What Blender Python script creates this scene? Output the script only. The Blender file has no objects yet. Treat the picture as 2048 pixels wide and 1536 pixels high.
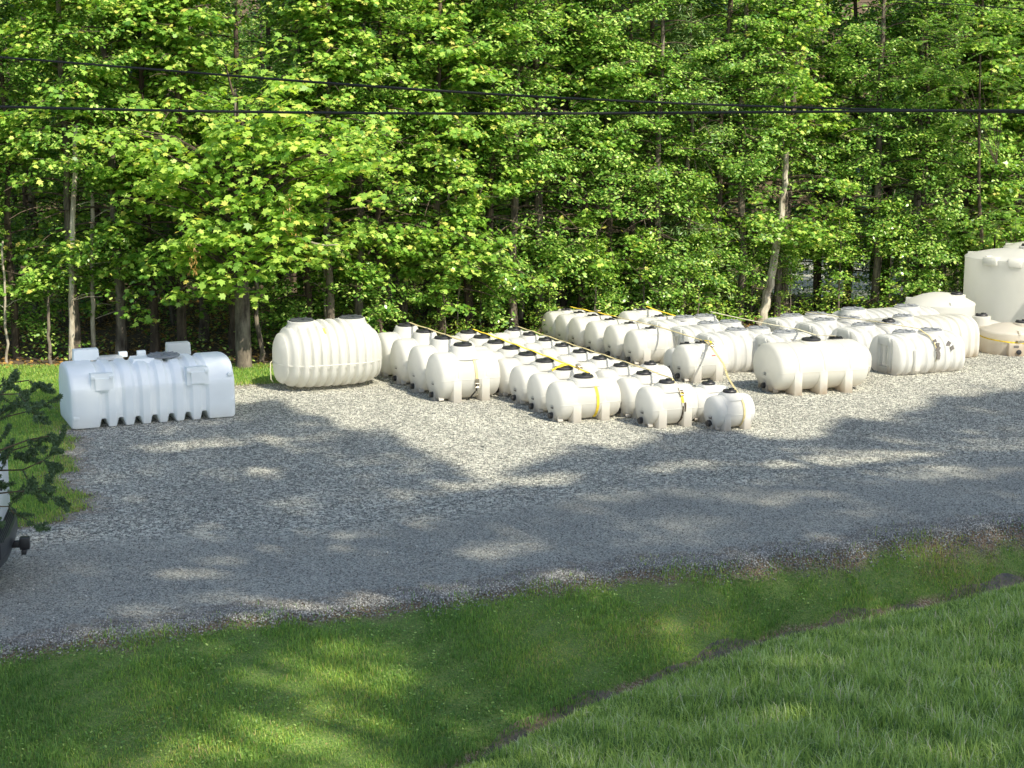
import bpy, bmesh, math, random
import numpy as np
from mathutils import Vector, Matrix
R=math.radians; PI=math.pi
random.seed(7); rng=np.random.default_rng(11)
C=bpy.context.scene.collection
# ------------------------------------------------------------------ camera, world, sun, exposure
S=bpy.context.scene
cam=bpy.data.cameras.new('camera'); camo=bpy.data.objects.new('camera',cam); C.objects.link(camo)
camo.location=(0,0,5.9); camo.rotation_euler=(R(90-10.28),0,0)
cam.sensor_width=36; cam.lens=54.09; cam.clip_end=600; cam.clip_start=.1
S.camera=camo
SUN_EL=R(47); SX,SY=.673,-.740           # horizontal unit vector toward the sun
COT=1/math.tan(SUN_EL)
W=bpy.data.worlds.new("World"); S.world=W; W.use_nodes=True
nt=W.node_tree; nt.nodes.clear()
sky=nt.nodes.new('ShaderNodeTexSky'); sky.sky_type='NISHITA'; sky.sun_disc=False
sky.sun_elevation=SUN_EL; sky.sun_rotation=math.atan2(SX,SY); sky.air_density=1.0; sky.dust_density=1.5; sky.ozone_density=.5
bg=nt.nodes.new('ShaderNodeBackground'); bg.inputs[1].default_value=.15
wo=nt.nodes.new('ShaderNodeOutputWorld')
nt.links.new(sky.outputs[0],bg.inputs[0]); nt.links.new(bg.outputs[0],wo.inputs[0])
sl=bpy.data.lights.new('sun','SUN'); sl.energy=5.0; sl.angle=R(.53); sl.color=(1,.925,.77)
so=bpy.data.objects.new('sun',sl); C.objects.link(so); so.location=(20,-20,40)
so.rotation_euler=Vector((-SX*math.cos(SUN_EL),-SY*math.cos(SUN_EL),-math.sin(SUN_EL))).to_track_quat('-Z','Y').to_euler()
S.view_settings.view_transform='Standard'; S.view_settings.look='None'; S.view_settings.exposure=.74; S.view_settings.gamma=1

# ------------------------------------------------------------------ helpers
def tag(o,label=None,cat=None,group=None,kind=None):
    if label: o['label']=label
    if cat: o['category']=cat
    if group: o['group']=group
    if kind: o['kind']=kind
    return o
def empty(name,loc=(0,0,0),rz=0,label=None,cat=None,group=None):
    o=bpy.data.objects.new(name,None); C.objects.link(o); o.location=loc; o.rotation_euler=(0,0,rz)
    o.empty_display_size=.2
    return tag(o,label,cat,group)
def link(name,me,parent=None,loc=None):
    o=bpy.data.objects.new(name,me); C.objects.link(o)
    if parent: o.parent=parent
    if loc: o.location=loc
    return o
def copy_tree(o,parent=None):
    c=o.copy(); C.objects.link(c); c.parent=parent
    for ch in list(o.children): copy_tree(ch,c)
    return c
class MB:
    def __init__(s): s.v=[]; s.f=[]
    def add(s,v,f,M=None):
        n=len(s.v)
        if M is not None: v=[tuple(M@Vector(p)) for p in v]
        s.v+= [tuple(p) for p in v]; s.f+=[tuple(i+n for i in q) for q in f]
    def box(s,c,d,M=None,taper=1.0):
        x,y,z=[k/2 for k in d]; t=taper
        v=[(c[0]+a*x*(t if k>0 else 1),c[1]+b*y*(t if k>0 else 1),c[2]+k*z) for k in(-1,1) for a,b in((-1,-1),(1,-1),(1,1),(-1,1))]
        s.add(v,[(3,2,1,0),(4,5,6,7),(0,1,5,4),(1,2,6,5),(2,3,7,6),(3,0,4,7)],M)
    def loft(s,rings,cap0=True,cap1=True,M=None):
        n=len(rings[0]); v=[p for r in rings for p in r]; f=[]
        for i in range(len(rings)-1):
            for j in range(n):
                k=(j+1)%n; f.append((i*n+j,i*n+k,(i+1)*n+k,(i+1)*n+j))
        if cap0: f.append(tuple(range(n-1,-1,-1)))
        if cap1: f.append(tuple((len(rings)-1)*n+j for j in range(n)))
        s.add(v,f,M)
    def lathe(s,prof,n=32,M=None,cap=True):
        s.loft([[(r*math.cos(2*PI*j/n),r*math.sin(2*PI*j/n),z) for j in range(n)] for r,z in prof],cap,cap,M)
    def tube(s,pts,rad,n=8):
        pts=[Vector(p) for p in pts]
        if not hasattr(rad,'__len__'): rad=[rad]*len(pts)
        rings=[]; prev=None
        for i,p in enumerate(pts):
            t=(pts[min(i+1,len(pts)-1)]-pts[max(i-1,0)]).normalized()
            a=Vector((1,0,0)) if prev is None and abs(t.x)<.8 else (Vector((0,1,0)) if prev is None else prev)
            u=(a-t*a.dot(t)).normalized(); w=t.cross(u); prev=u
            rings.append([tuple(p+(u*math.cos(2*PI*j/n)+w*math.sin(2*PI*j/n))*rad[i]) for j in range(n)])
        s.loft(rings)
    def build(s,name,mat,parent=None,smooth=True,ang=35,bevel=0,loc=None):
        me=bpy.data.meshes.new(name); me.from_pydata(s.v,[],s.f); me.update()
        bm=bmesh.new(); bm.from_mesh(me)
        bmesh.ops.recalc_face_normals(bm,faces=bm.faces)
        if bevel:
            es=[e for e in bm.edges if len(e.link_faces)==2 and e.calc_face_angle(0)>.6]
            bmesh.ops.bevel(bm,geom=es,offset=bevel,segments=2,affect='EDGES',profile=.5,clamp_overlap=True)
        bm.to_mesh(me); bm.free()
        me.materials.append(mat)
        if smooth:
            me.polygons.foreach_set('use_smooth',[True]*len(me.polygons)); me.set_sharp_from_angle(angle=R(ang))
        return link(name,me,parent,loc)
# ------------------------------------------------------------------ materials
def mat(name,fn):
    m=bpy.data.materials.new(name); m.use_nodes=True; t=m.node_tree; t.nodes.clear()
    out=t.nodes.new('ShaderNodeOutputMaterial'); N=lambda k,**kw:_n(t,k,kw)
    L=lambda a,b:t.links.new(a,b)
    fn(t,N,L,out); return m
def _n(t,k,kw):
    n=t.nodes.new('ShaderNode'+k)
    for a,b in kw.items():
        if a.startswith('i_'): n.inputs[a[2:].replace('_',' ')].default_value=b
        else: setattr(n,a,b)
    return n
def ramp(N,stops,interp='LINEAR'):
    r=N('ValToRGB'); e=r.color_ramp.elements; r.color_ramp.interpolation=interp
    while len(e)<len(stops): e.new(.5)
    for q,(p,c) in zip(e,stops): q.position=p; q.color=(*c,1) if len(c)==3 else c
    return r
def simple(name,col,rough=.5,metal=0,bump=0,bscale=40,spec=.5,var=0):
    def fn(t,N,L,out):
        b=N('BsdfPrincipled'); b.inputs['Base Color'].default_value=(*col,1); b.inputs['Roughness'].default_value=rough
        b.inputs['Metallic'].default_value=metal; b.inputs['Specular IOR Level'].default_value=spec
        tc=N('TexCoord'); nz=N('TexNoise'); nz.inputs['Scale'].default_value=bscale; nz.inputs['Detail'].default_value=4; L(tc.outputs['Object'],nz.inputs['Vector'])
        if var:
            r=ramp(N,[(.3,tuple(c*(1-var) for c in col)),(.7,tuple(min(1,c*(1+var)) for c in col))]); L(nz.outputs[0],r.inputs[0]); L(r.outputs[0],b.inputs['Base Color'])
        if bump:
            bp=N('Bump'); bp.inputs['Strength'].default_value=bump; bp.inputs['Distance'].default_value=.01; L(nz.outputs[0],bp.inputs['Height']); L(bp.outputs[0],b.inputs['Normal'])
        L(b.outputs[0],out.inputs[0])
    return mat(name,fn)
def poly(name,col,dirt=(.55,.42,.28),dh=.3,damt=.55,sss=0.0,trn=.58,dk_=.87):
    """rotomoulded polyethylene with soil splashed up its lowest part"""
    def fn(t,N,L,out):
        b=N('BsdfPrincipled'); b.inputs['Roughness'].default_value=.42; b.inputs['Specular IOR Level'].default_value=.35
        b.inputs['Subsurface Weight'].default_value=sss; b.inputs['Subsurface Radius'].default_value=(.12,.11,.08); b.inputs['Subsurface Scale'].default_value=.6
        tc=N('TexCoord'); sep=N('SeparateXYZ'); L(tc.outputs['Object'],sep.inputs[0])
        nz=N('TexNoise'); nz.inputs['Scale'].default_value=5; nz.inputs['Detail'].default_value=6; L(tc.outputs['Object'],nz.inputs['Vector'])
        oi=N('ObjectInfo')
        mz=N('MapRange'); mz.inputs['From Min'].default_value=0; mz.inputs['From Max'].default_value=dh; mz.inputs['To Min'].default_value=1; mz.inputs['To Max'].default_value=0; L(sep.outputs['Z'],mz.inputs['Value'])
        mm=N('Math',operation='MULTIPLY'); L(mz.outputs[0],mm.inputs[0]); L(nz.outputs[0],mm.inputs[1])
        m2=N('Math',operation='MULTIPLY'); m2.inputs[1].default_value=damt*1.8; m2.use_clamp=True; L(mm.outputs[0],m2.inputs[0])
        big=N('TexNoise'); big.inputs['Scale'].default_value=1.7; big.inputs['Detail'].default_value=3; L(tc.outputs['Object'],big.inputs['Vector'])
        cr=ramp(N,[(.3,tuple(c*.94 for c in col)),(.65,col)]); L(big.outputs[0],cr.inputs[0])
        st=N('TexNoise'); st.inputs['Scale'].default_value=22; st.inputs['Detail'].default_value=5; L(tc.outputs['Object'],st.inputs['Vector'])
        sr=ramp(N,[(.66,(0,0,0)),(.78,(1,1,1))]); L(st.outputs[0],sr.inputs[0])
        s2=N('Math',operation='MULTIPLY'); s2.inputs[1].default_value=.18; L(sr.outputs[0],s2.inputs[0])
        mx=N('Mix',data_type='RGBA'); L(m2.outputs[0],mx.inputs[0]); L(cr.outputs[0],mx.inputs[6]); mx.inputs[7].default_value=(*dirt,1)
        mx2=N('Mix',data_type='RGBA'); L(s2.outputs[0],mx2.inputs[0]); L(mx.outputs[2],mx2.inputs[6]); mx2.inputs[7].default_value=(.45,.42,.36,1)
        dk=N('Mix',data_type='RGBA',blend_type='MULTIPLY'); dk.inputs[0].default_value=1; L(mx2.outputs[2],dk.inputs[6]); dk.inputs[7].default_value=(dk_,dk_,dk_,1); L(dk.outputs[2],b.inputs['Base Color'])
        bp=N('Bump'); bp.inputs['Strength'].default_value=.25; bp.inputs['Distance'].default_value=.02; L(big.outputs[0],bp.inputs['Height']); L(bp.outputs[0],b.inputs['Normal'])
        tr=N('BsdfTranslucent'); L(mx2.outputs[2],tr.inputs[0]); L(bp.outputs[0],tr.inputs['Normal']); ms=N('MixShader'); ms.inputs[0].default_value=trn; L(b.outputs[0],ms.inputs[1]); L(tr.outputs[0],ms.inputs[2]); L(ms.outputs[0],out.inputs[0])
    return mat(name,fn)
M_white=poly('white_polyethylene',(.88,.875,.83),dh=.36,damt=.32)
M_white2=poly('bright_polyethylene',(.88,.88,.85),dh=.25,damt=.45)
M_cream=poly('cream_polyethylene',(.87,.86,.80),damt=.7)
M_amber=poly('aged_polyethylene',(.84,.80,.71),dh=.5,damt=.6)
M_blue=poly('clear_white_polyethylene',(.96,.99,.97),dirt=(.6,.55,.45),damt=.3,trn=.18,dk_=1.0)
M_black=simple('black_plastic',(.018,.018,.02),.45,bump=.2)
M_grey=simple('grey_lid_plastic',(.20,.21,.22),.55,bump=.3,bscale=18,var=.15)
M_dark=simple('dark_lid_plastic',(.05,.055,.06),.5,bump=.3)
M_label=simple('printed_label',(.12,.11,.10),.6,var=.6,bscale=90)
M_red=simple('red_print',(.6,.12,.10),.6)
M_steel=simple('zinc_steel',(.42,.38,.30),.35,.9)
M_rubber=simple('rubber',(.015,.015,.015),.8)
def webmat(name,c):
    def fn(t,N,L,out):
        b=N('BsdfPrincipled'); b.inputs['Roughness'].default_value=.75
        tc=N('TexCoord'); w=N('TexNoise'); w.inputs['Scale'].default_value=9; L(tc.outputs['Object'],w.inputs['Vector'])
        r=ramp(N,[(.35,tuple(k*.7 for k in c)),(.6,c)]); L(w.outputs[0],r.inputs[0]); L(r.outputs[0],b.inputs['Base Color']); L(b.outputs[0],out.inputs[0])
    return mat(name,fn)
M_yel=webmat('yellow_webbing',(.80,.58,.04)); M_tan=webmat('faded_webbing',(.52,.44,.22)); M_pale=webmat('pale_webbing',(.62,.58,.40))
def leafmat(name,cols,trans=.33,rough=.33):
    def fn(t,N,L,out):
        at=N('Attribute'); at.attribute_name='tint'
        r=ramp(N,cols); L(at.outputs['Fac'],r.inputs[0])
        b=N('BsdfPrincipled'); b.inputs['Roughness'].default_value=rough; b.inputs['Specular IOR Level'].default_value=.65; L(r.outputs[0],b.inputs['Base Color'])
        tr=N('BsdfTranslucent'); hs=N('Mix',data_type='RGBA',blend_type='MULTIPLY'); hs.inputs[0].default_value=1; L(r.outputs[0],hs.inputs[6]); hs.inputs[7].default_value=(1.4,1.5,.6,1); L(hs.outputs[2],tr.inputs[0])
        mx=N('MixShader'); mx.inputs[0].default_value=trans; L(b.outputs[0],mx.inputs[1]); L(tr.outputs[0],mx.inputs[2]); L(mx.outputs[0],out.inputs[0])
    return mat(name,fn)
M_maple=leafmat('maple_leaf',[(0,(.06,.16,.02)),(.5,(.20,.37,.05)),(.9,(.46,.60,.12)),(1,(.55,.47,.12))])
M_bright=leafmat('bright_maple_leaf',[(0,(.13,.27,.045)),(.55,(.31,.48,.08)),(.93,(.52,.62,.13)),(1,(.62,.50,.12))],.45)
M_small=leafmat('beech_leaf',[(0,(.045,.14,.02)),(.55,(.19,.36,.055)),(1,(.52,.64,.18))])
M_sumac=leafmat('sumac_leaf',[(0,(.09,.20,.045)),(.7,(.17,.31,.07)),(1,(.3,.38,.1))])
M_willow=leafmat('willow_leaf',[(0,(.10,.19,.07)),(.7,(.18,.28,.10)),(1,(.3,.36,.15))])
M_deadleaf=leafmat('withered_leaf',[(0,(.25,.13,.04)),(1,(.5,.32,.10))],.2)
M_needle=leafmat('cedar_needle',[(0,(.03,.07,.03)),(1,(.09,.15,.06))],.15,.6)
def bark(name,c1,c2,sc=7):
    def fn(t,N,L,out):
        b=N('BsdfPrincipled'); b.inputs['Roughness'].default_value=.9; b.inputs['Specular IOR Level'].default_value=.15
        tc=N('TexCoord'); mp=N('Mapping'); mp.inputs['Scale'].default_value=(1,1,.35); L(tc.outputs['Object'],mp.inputs[0])
        n=N('TexNoise'); n.inputs['Scale'].default_value=sc; n.inputs['Detail'].default_value=8; n.inputs['Roughness'].default_value=.65; L(mp.outputs[0],n.inputs['Vector'])
        r=ramp(N,[(.35,c1),(.5,tuple((a+b_)/2 for a,b_ in zip(c1,c2))),(.62,c2)]); L(n.outputs[0],r.inputs[0]); L(r.outputs[0],b.inputs['Base Color'])
        bp=N('Bump'); bp.inputs['Strength'].default_value=.6; bp.inputs['Distance'].default_value=.03; L(n.outputs[0],bp.inputs['Height']); L(bp.outputs[0],b.inputs['Normal'])
        L(b.outputs[0],out.inputs[0])
    return mat(name,fn)
M_bark=bark('grey_bark',(.05,.04,.033),(.20,.17,.13)); M_barkd=bark('dark_bark',(.035,.028,.022),(.12,.09,.065)); M_barkp=bark('pale_bark',(.18,.15,.11),(.5,.45,.36),5)

# ------------------------------------------------------------------ terrain functions
def yd(x): return np.interp(x,[-30,-8,-3,-.6,.85,3.23,5.8,7.0,12,40],[6,9.2,12.0,14.2,15.95,18.05,19.5,20.25,22.6,34])
def yr(x): return 18.3+(np.asarray(x)+.5)*.40+.10*np.sin(np.asarray(x)*1.3)+.07*np.sin(np.asarray(x)*3.7+1)+.05*np.sin(np.asarray(x)*9.1)+.035*np.sin(np.asarray(x)*17.3+2)
def yf(x): return np.interp(x,[-60,-5,0,5,10,60],[34.3,34.4,37.3,39.9,42.4,60])
def sm(t): t=np.clip(t,0,1); return t*t*(3-2*t)
def height(x,y):
    x=np.asarray(x,float); y=np.asarray(y,float)
    d=yd(x); r=np.maximum(yr(x),d+.6)
    t=(y-d)/(r-d)
    a=-.52+.52*sm(t*.95)
    near=-.52+.235*np.clip((d-y)*.85,0,11.5)+.02*np.sin(x*1.7+y)*np.clip((d-y)*.3,0,1)
    z=np.where(y>d,a,near)
    s=(y-d)*.8
    z=z-.11*np.exp(-(s/.16)**2)
    z=z+.03*np.exp(-((y-r+.25)/.25)**2)
    f=yf(x)
    z=z+np.where(y>f,.12*np.sin(x*.9+y*.4)*np.clip((y-f)*.3,0,1),0)
    z=z-2.1*sm((y-46)/16)+.55*np.clip(y-84,0,60)
    return z
def lawnmask(x,y):  # left lawn edge: returns True where grass
    xl=np.interp(y,[20.2,20.9,21.5,22.0,23.9,26.1,27.3,31,32.2],[-30,-7.4,-6.45,-6.35,-7.2,-7.7,-8.2,-8.5,-8.6])
    xl=xl+.12*np.sin(y*3.1)+.07*np.sin(y*7.7+1)
    return xl
def gmask(x,y):
    "signed, >0 on gravel (metres, rough)"
    x=np.asarray(x,float); y=np.asarray(y,float)
    g=y-yr(x)
    g=np.minimum(g,np.where(y>20.2,(x-lawnmask(x,y)),9))
    yb=np.interp(x,[-9,-5,-4,0,5,10,40],[32.3,32.5,33.2,36.3,39.2,41.8,57])+.1*np.sin(x*2.3)
    return np.minimum(g,yb-y)
# ground
def axis(a,b,lo,hi,fine,coarse):
    v=list(np.arange(lo,hi,fine)); x=lo; st=fine
    while x>a: st=min(st*1.35,coarse); x-=st; v.insert(0,x)
    x=hi; st=fine
    while x<b: v.append(x); st=min(st*1.35,coarse); x+=st
    return np.array(v)
def grid_mesh(name,xs,ys,zf,keep=None):
    X,Y=np.meshgrid(xs,ys); Z=zf(X,Y)
    nx,ny=len(xs),len(ys)
    co=np.stack([X.ravel(),Y.ravel(),Z.ravel()],1)
    i=np.arange((nx-1)*(ny-1)); r=i//(nx-1); c=i%(nx-1); a=r*nx+c
    q=np.stack([a,a+1,a+nx+1,a+nx],1)
    if keep is not None:
        k=keep(X,Y).ravel(); q=q[k[q].all(1)]
        used=np.unique(q); mp=-np.ones(len(co),int); mp[used]=np.arange(len(used)); co=co[used]; q=mp[q]
    me=bpy.data.meshes.new(name); me.vertices.add(len(co)); me.vertices.foreach_set('co',co.ravel())
    me.loops.add(q.size); me.loops.foreach_set('vertex_index',q.ravel())
    me.polygons.add(len(q)); me.polygons.foreach_set('loop_start',np.arange(0,q.size,4)); me.polygons.foreach_set('use_smooth',np.ones(len(q),bool))
    me.update(calc_edges=True); me.validate()
    return me,co
def attr(me,name,vals):
    a=me.attributes.new(name,'FLOAT','POINT'); a.data.foreach_set('value',np.asarray(vals,np.float32))
def ground_mat(t,N,L,out):
    tc=N('TexCoord'); n=N('TexNoise'); n.inputs['Scale'].default_value=1.1; n.inputs['Detail'].default_value=8; n.inputs['Roughness'].default_value=.7; L(tc.outputs['Object'],n.inputs['Vector'])
    n2=N('TexNoise'); n2.inputs['Scale'].default_value=38; n2.inputs['Detail'].default_value=5; L(tc.outputs['Object'],n2.inputs['Vector'])
    g=ramp(N,[(.3,(.07,.12,.025)),(.5,(.12,.20,.035)),(.7,(.20,.22,.06))]); L(n2.outputs[0],g.inputs[0])
    d=ramp(N,[(.35,(.10,.066,.036)),(.5,(.19,.13,.075)),(.62,(.30,.25,.19))]); L(n2.outputs[0],d.inputs[0])
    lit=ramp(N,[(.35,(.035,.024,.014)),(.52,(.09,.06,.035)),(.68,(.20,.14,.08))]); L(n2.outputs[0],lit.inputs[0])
    ad=N('Attribute'); ad.attribute_name='dirt'; af=N('Attribute'); af.attribute_name='forest'
    add=N('Math',operation='ADD'); L(ad.outputs['Fac'],add.inputs[0]); L(n.outputs[0],add.inputs[1])
    th=N('MapRange'); th.inputs['From Min'].default_value=.85; th.inputs['From Max'].default_value=1.1; L(add.outputs[0],th.inputs[0])
    m1=N('Mix',data_type='RGBA'); L(th.outputs[0],m1.inputs[0]); L(g.outputs[0],m1.inputs[6]); L(d.outputs[0],m1.inputs[7])
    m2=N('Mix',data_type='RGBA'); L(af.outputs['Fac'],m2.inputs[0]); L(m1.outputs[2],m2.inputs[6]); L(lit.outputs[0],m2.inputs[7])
    b=N('BsdfPrincipled'); b.inputs['Roughness'].default_value=.95; L(m2.outputs[2],b.inputs['Base Color'])
    bp=N('Bump'); bp.inputs['Strength'].default_value=1; bp.inputs['Distance'].default_value=.03; L(n2.outputs[0],bp.inputs['Height']); L(bp.outputs[0],b.inputs['Normal'])
    L(b.outputs[0],out.inputs[0])
M_ground=mat('soil_and_turf',ground_mat)
xs=axis(-110,110,-12,14,.13,6); ys=axis(-12,170,8,44,.13,3)
me,co=grid_mesh('ground',xs,ys,height)
gm=gmask(co[:,0],co[:,1]); dedge=np.exp(-(np.clip(-gm,0,9)/.65)**2)
ditch=np.exp(-(((co[:,1]-yd(co[:,0]))*.8)/.2)**2)
yel=.15*np.exp(-((co[:,1]-(yd(co[:,0])*.62+yr(co[:,0])*.38))/.25)**2)
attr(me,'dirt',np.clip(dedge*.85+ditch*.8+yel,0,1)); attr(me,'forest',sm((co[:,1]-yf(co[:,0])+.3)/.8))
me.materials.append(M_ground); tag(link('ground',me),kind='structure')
# gravel
def gravel_mat(t,N,L,out):
    tc=N('TexCoord')
    v=N('TexVoronoi'); v.inputs['Scale'].default_value=26; L(tc.outputs['Object'],v.inputs['Vector'])
    v2=N('TexVoronoi'); v2.inputs['Scale'].default_value=62; L(tc.outputs['Object'],v2.inputs['Vector'])
    at=N('Attribute'); at.attribute_name='drive'
    sp=N('SeparateColor'); L(v.outputs['Color'],sp.inputs[0]); sp2=N('SeparateColor'); L(v2.outputs['Color'],sp2.inputs[0])
    mv=N('Mix',data_type='FLOAT'); L(at.outputs['Fac'],mv.inputs[0]); L(sp.outputs[0],mv.inputs[2]); L(sp2.outputs[0],mv.inputs[3])
    c=ramp(N,[(0,(.07,.07,.07)),(.25,(.24,.255,.245)),(.55,(.46,.45,.425)),(.8,(.64,.62,.58)),(1,(.82,.80,.75))]); L(mv.outputs[0],c.inputs[0])
    big=N('TexNoise'); big.inputs['Scale'].default_value=.55; big.inputs['Detail'].default_value=5; L(tc.outputs['Object'],big.inputs['Vector'])
    br=ramp(N,[(.3,(.69,.70,.62)),(.7,(.92,.925,.81))]); L(big.outputs[0],br.inputs[0])
    mu=N('Mix',data_type='RGBA',blend_type='MULTIPLY'); mu.inputs[0].default_value=1; L(c.outputs[0],mu.inputs[6]); L(br.outputs[0],mu.inputs[7])
    du=N('Mix',data_type='RGBA'); dm=N('Math',operation='MULTIPLY'); dm.inputs[1].default_value=.22; L(at.outputs['Fac'],dm.inputs[0]); L(dm.outputs[0],du.inputs[0]); L(mu.outputs[2],du.inputs[6]); du.inputs[7].default_value=(.36,.36,.345,1)
    ed=N('Attribute'); ed.attribute_name='edge'
    n3=N('TexNoise'); n3.inputs['Scale'].default_value=6; n3.inputs['Detail'].default_value=6; L(tc.outputs['Object'],n3.inputs['Vector'])
    ea=N('Math',operation='ADD'); L(ed.outputs['Fac'],ea.inputs[0]); L(n3.outputs[0],ea.inputs[1])
    er=N('MapRange'); er.inputs['From Min'].default_value=.95; er.inputs['From Max'].default_value=1.25; er.inputs['To Max'].default_value=.85; L(ea.outputs[0],er.inputs[0])
    so_=N('Mix',data_type='RGBA'); L(er.outputs[0],so_.inputs[0]); L(du.outputs[2],so_.inputs[6]); so_.inputs[7].default_value=(.27,.215,.15,1)
    b=N('BsdfPrincipled'); b.inputs['Roughness'].default_value=.85; L(so_.outputs[2],b.inputs['Base Color'])
    ds=N('Mix',data_type='FLOAT'); L(at.outputs['Fac'],ds.inputs[0]); L(v.outputs['Distance'],ds.inputs[2]); L(v2.outputs['Distance'],ds.inputs[3])
    hh=N('Math',operation='SUBTRACT'); hh.inputs[0].default_value=1; L(ds.outputs[0],hh.inputs[1])
    h2=N('Math',operation='ADD'); L(hh.outputs[0],h2.inputs[0]); L(mv.outputs[0],h2.inputs[1])
    bp=N('Bump'); bp.inputs['Strength'].default_value=1; bp.inputs['Distance'].default_value=.022; L(h2.outputs[0],bp.inputs['Height']); L(bp.outputs[0],b.inputs['Normal'])
    L(b.outputs[0],out.inputs[0])
M_gravel=mat('crushed_gravel',gravel_mat)
xs=np.arange(-14,26,.07); ys=np.arange(12.2,48,.07)
def gz(X,Y): return height(X,Y)+.010+.006*np.sin(X*2.1+Y)*np.sin(Y*1.7-X*.6)
jit=rng.normal(0,.07,(len(ys),len(xs)))
xs2=axis(-45,45,-14,26,.25,3)
me,co=grid_mesh('gravel_yard',xs,ys,gz,lambda X,Y:gmask(X,Y)+jit+.06*np.sin(X*9)*np.sin(Y*8)>0)
gm=gmask(co[:,0],co[:,1])
dr=sm((22.6+co[:,0]*.37-co[:,1]+.35*np.sin(co[:,0]*.8))/1.2)
attr(me,'drive',dr); attr(me,'edge',np.exp(-(gm/.75)**2)*.72)
me.materials.append(M_gravel); tag(link('gravel_yard',me),kind='structure')
# ditch mud + water
def strip(name,half,dz,mat_,wob):
    pts=np.arange(-9,13,.1); v=[];f=[]
    for i,x in enumerate(pts):
        y=float(yd(x)); w=half*(1+wob*math.sin(x*3.1)+wob*.6*math.sin(x*7.3+1))
        for k in range(5):
            o=(k/4*2-1)*w; px,py=x-.55*o,y+.83*o
            v.append((px,py,float(height(px,py))+dz))
        if i: 
            for k in range(4): a=(i-1)*5+k; f.append((a,a+1,a+6,a+5))
    me=bpy.data.meshes.new(name); me.from_pydata(v,[],f); me.update(); me.materials.append(mat_)
    me.polygons.foreach_set('use_smooth',[True]*len(f))
    return tag(link(name,me),kind='structure')
M_mud=simple('wet_mud',(.105,.08,.045),.4,bump=1,bscale=9,var=.65)
M_water=simple('muddy_water',(.07,.05,.025),.08,bump=.15,bscale=8)
strip('muddy_ditch',.17,.006,M_mud,.45)
v=[];f=[]
for i,x in enumerate(np.arange(-9,13,.15)):
    y=float(yd(x)); z=-.612+.012*math.sin(x*2)
    v+=[(x-.06,y+.09,z),(x+.06,y-.09,z)]
    if i: f.append((2*i-2,2*i-1,2*i+1,2*i))
me=bpy.data.meshes.new('ditch_water'); me.from_pydata(v,[],f); me.materials.append(M_water); tag(link('ditch_water',me),kind='structure')

# far sunlit lot beyond the wood
me,co=grid_mesh('far_clearing',np.arange(8,24,.25),np.arange(62,83,.25),lambda X,Y:height(X,Y)+.05,lambda X,Y:(X/Y>.165)&(X/Y<.27))
attr(me,'drive',np.zeros(len(co))); attr(me,'edge',np.zeros(len(co))); me.materials.append(M_gravel); tag(link('far_clearing',me),kind='structure')

# ------------------------------------------------------------------ leaf / blade mass builder (numpy)
def frames(nrm,spin):
    "orthonormal frames from unit normals with random spin: returns u,v"
    a=np.where(np.abs(nrm[:,2:3])<.9,np.array([[0,0,1.]]),np.array([[1.,0,0]]))
    u=np.cross(a,nrm); u/=np.linalg.norm(u,axis=1,keepdims=True); v=np.cross(nrm,u)
    c,s=np.cos(spin)[:,None],np.sin(spin)[:,None]
    return u*c+v*s, v*c-u*s
TEMPL={ # x,y(forward),z
 'maple':[(0,-.42,0),(.18,-.30,.02),(.48,-.23,-.05),(.33,.0,.03),(.47,.29,-.04),(.19,.22,.03),(0,.54,-.06),(-.19,.22,.03),(-.47,.29,-.04),(-.33,0,.03),(-.48,-.23,-.05),(-.18,-.30,.02)],
 'oval':[(0,-.5,0),(.24,-.22,.04),(.27,.12,.04),(0,.5,-.04),(-.27,.12,.04),(-.24,-.22,.04)],
 'slim':[(0,-.5,0),(.1,-.1,.02),(0,.5,-.05),(-.1,-.1,.02)],
}
def leafcloud(name,P,Nn,size,kind,mat_,parent=None,spin=None,tint=None,U=None):
    T=np.array(TEMPL[kind]); k=len(T); n=len(P)
    Nn=Nn/np.linalg.norm(Nn,axis=1,keepdims=True)
    u,v=frames(Nn,rng.uniform(0,2*PI,n) if spin is None else spin)
    if U is not None: v=U-(U*Nn).sum(1,keepdims=True)*Nn; v/=np.linalg.norm(v,axis=1,keepdims=True)+1e-9; u=np.cross(v,Nn)
    s=np.broadcast_to(size,(n,))[:,None,None]
    co=P[:,None,:]+s*(T[None,:,0:1]*u[:,None,:]+T[None,:,1:2]*v[:,None,:]+T[None,:,2:3]*Nn[:,None,:])
    me=bpy.data.meshes.new(name); me.vertices.add(n*k); me.vertices.foreach_set('co',co.astype(np.float32).ravel())
    me.loops.add(n*k); me.loops.foreach_set('vertex_index',np.arange(n*k,dtype=np.int32))
    me.polygons.add(n); me.polygons.foreach_set('loop_start',np.arange(0,n*k,k,dtype=np.int32))
    me.update(calc_edges=False)
    tt=rng.uniform(0,1,n) if tint is None else tint
    attr(me,'tint',np.repeat(tt,k)); me.materials.append(mat_)
    return link(name,me,parent)
def rand_dir(n,up=1.0,tilt=.6):
    d=rng.normal(0,tilt,(n,3)); d[:,2]=up; return d
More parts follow.
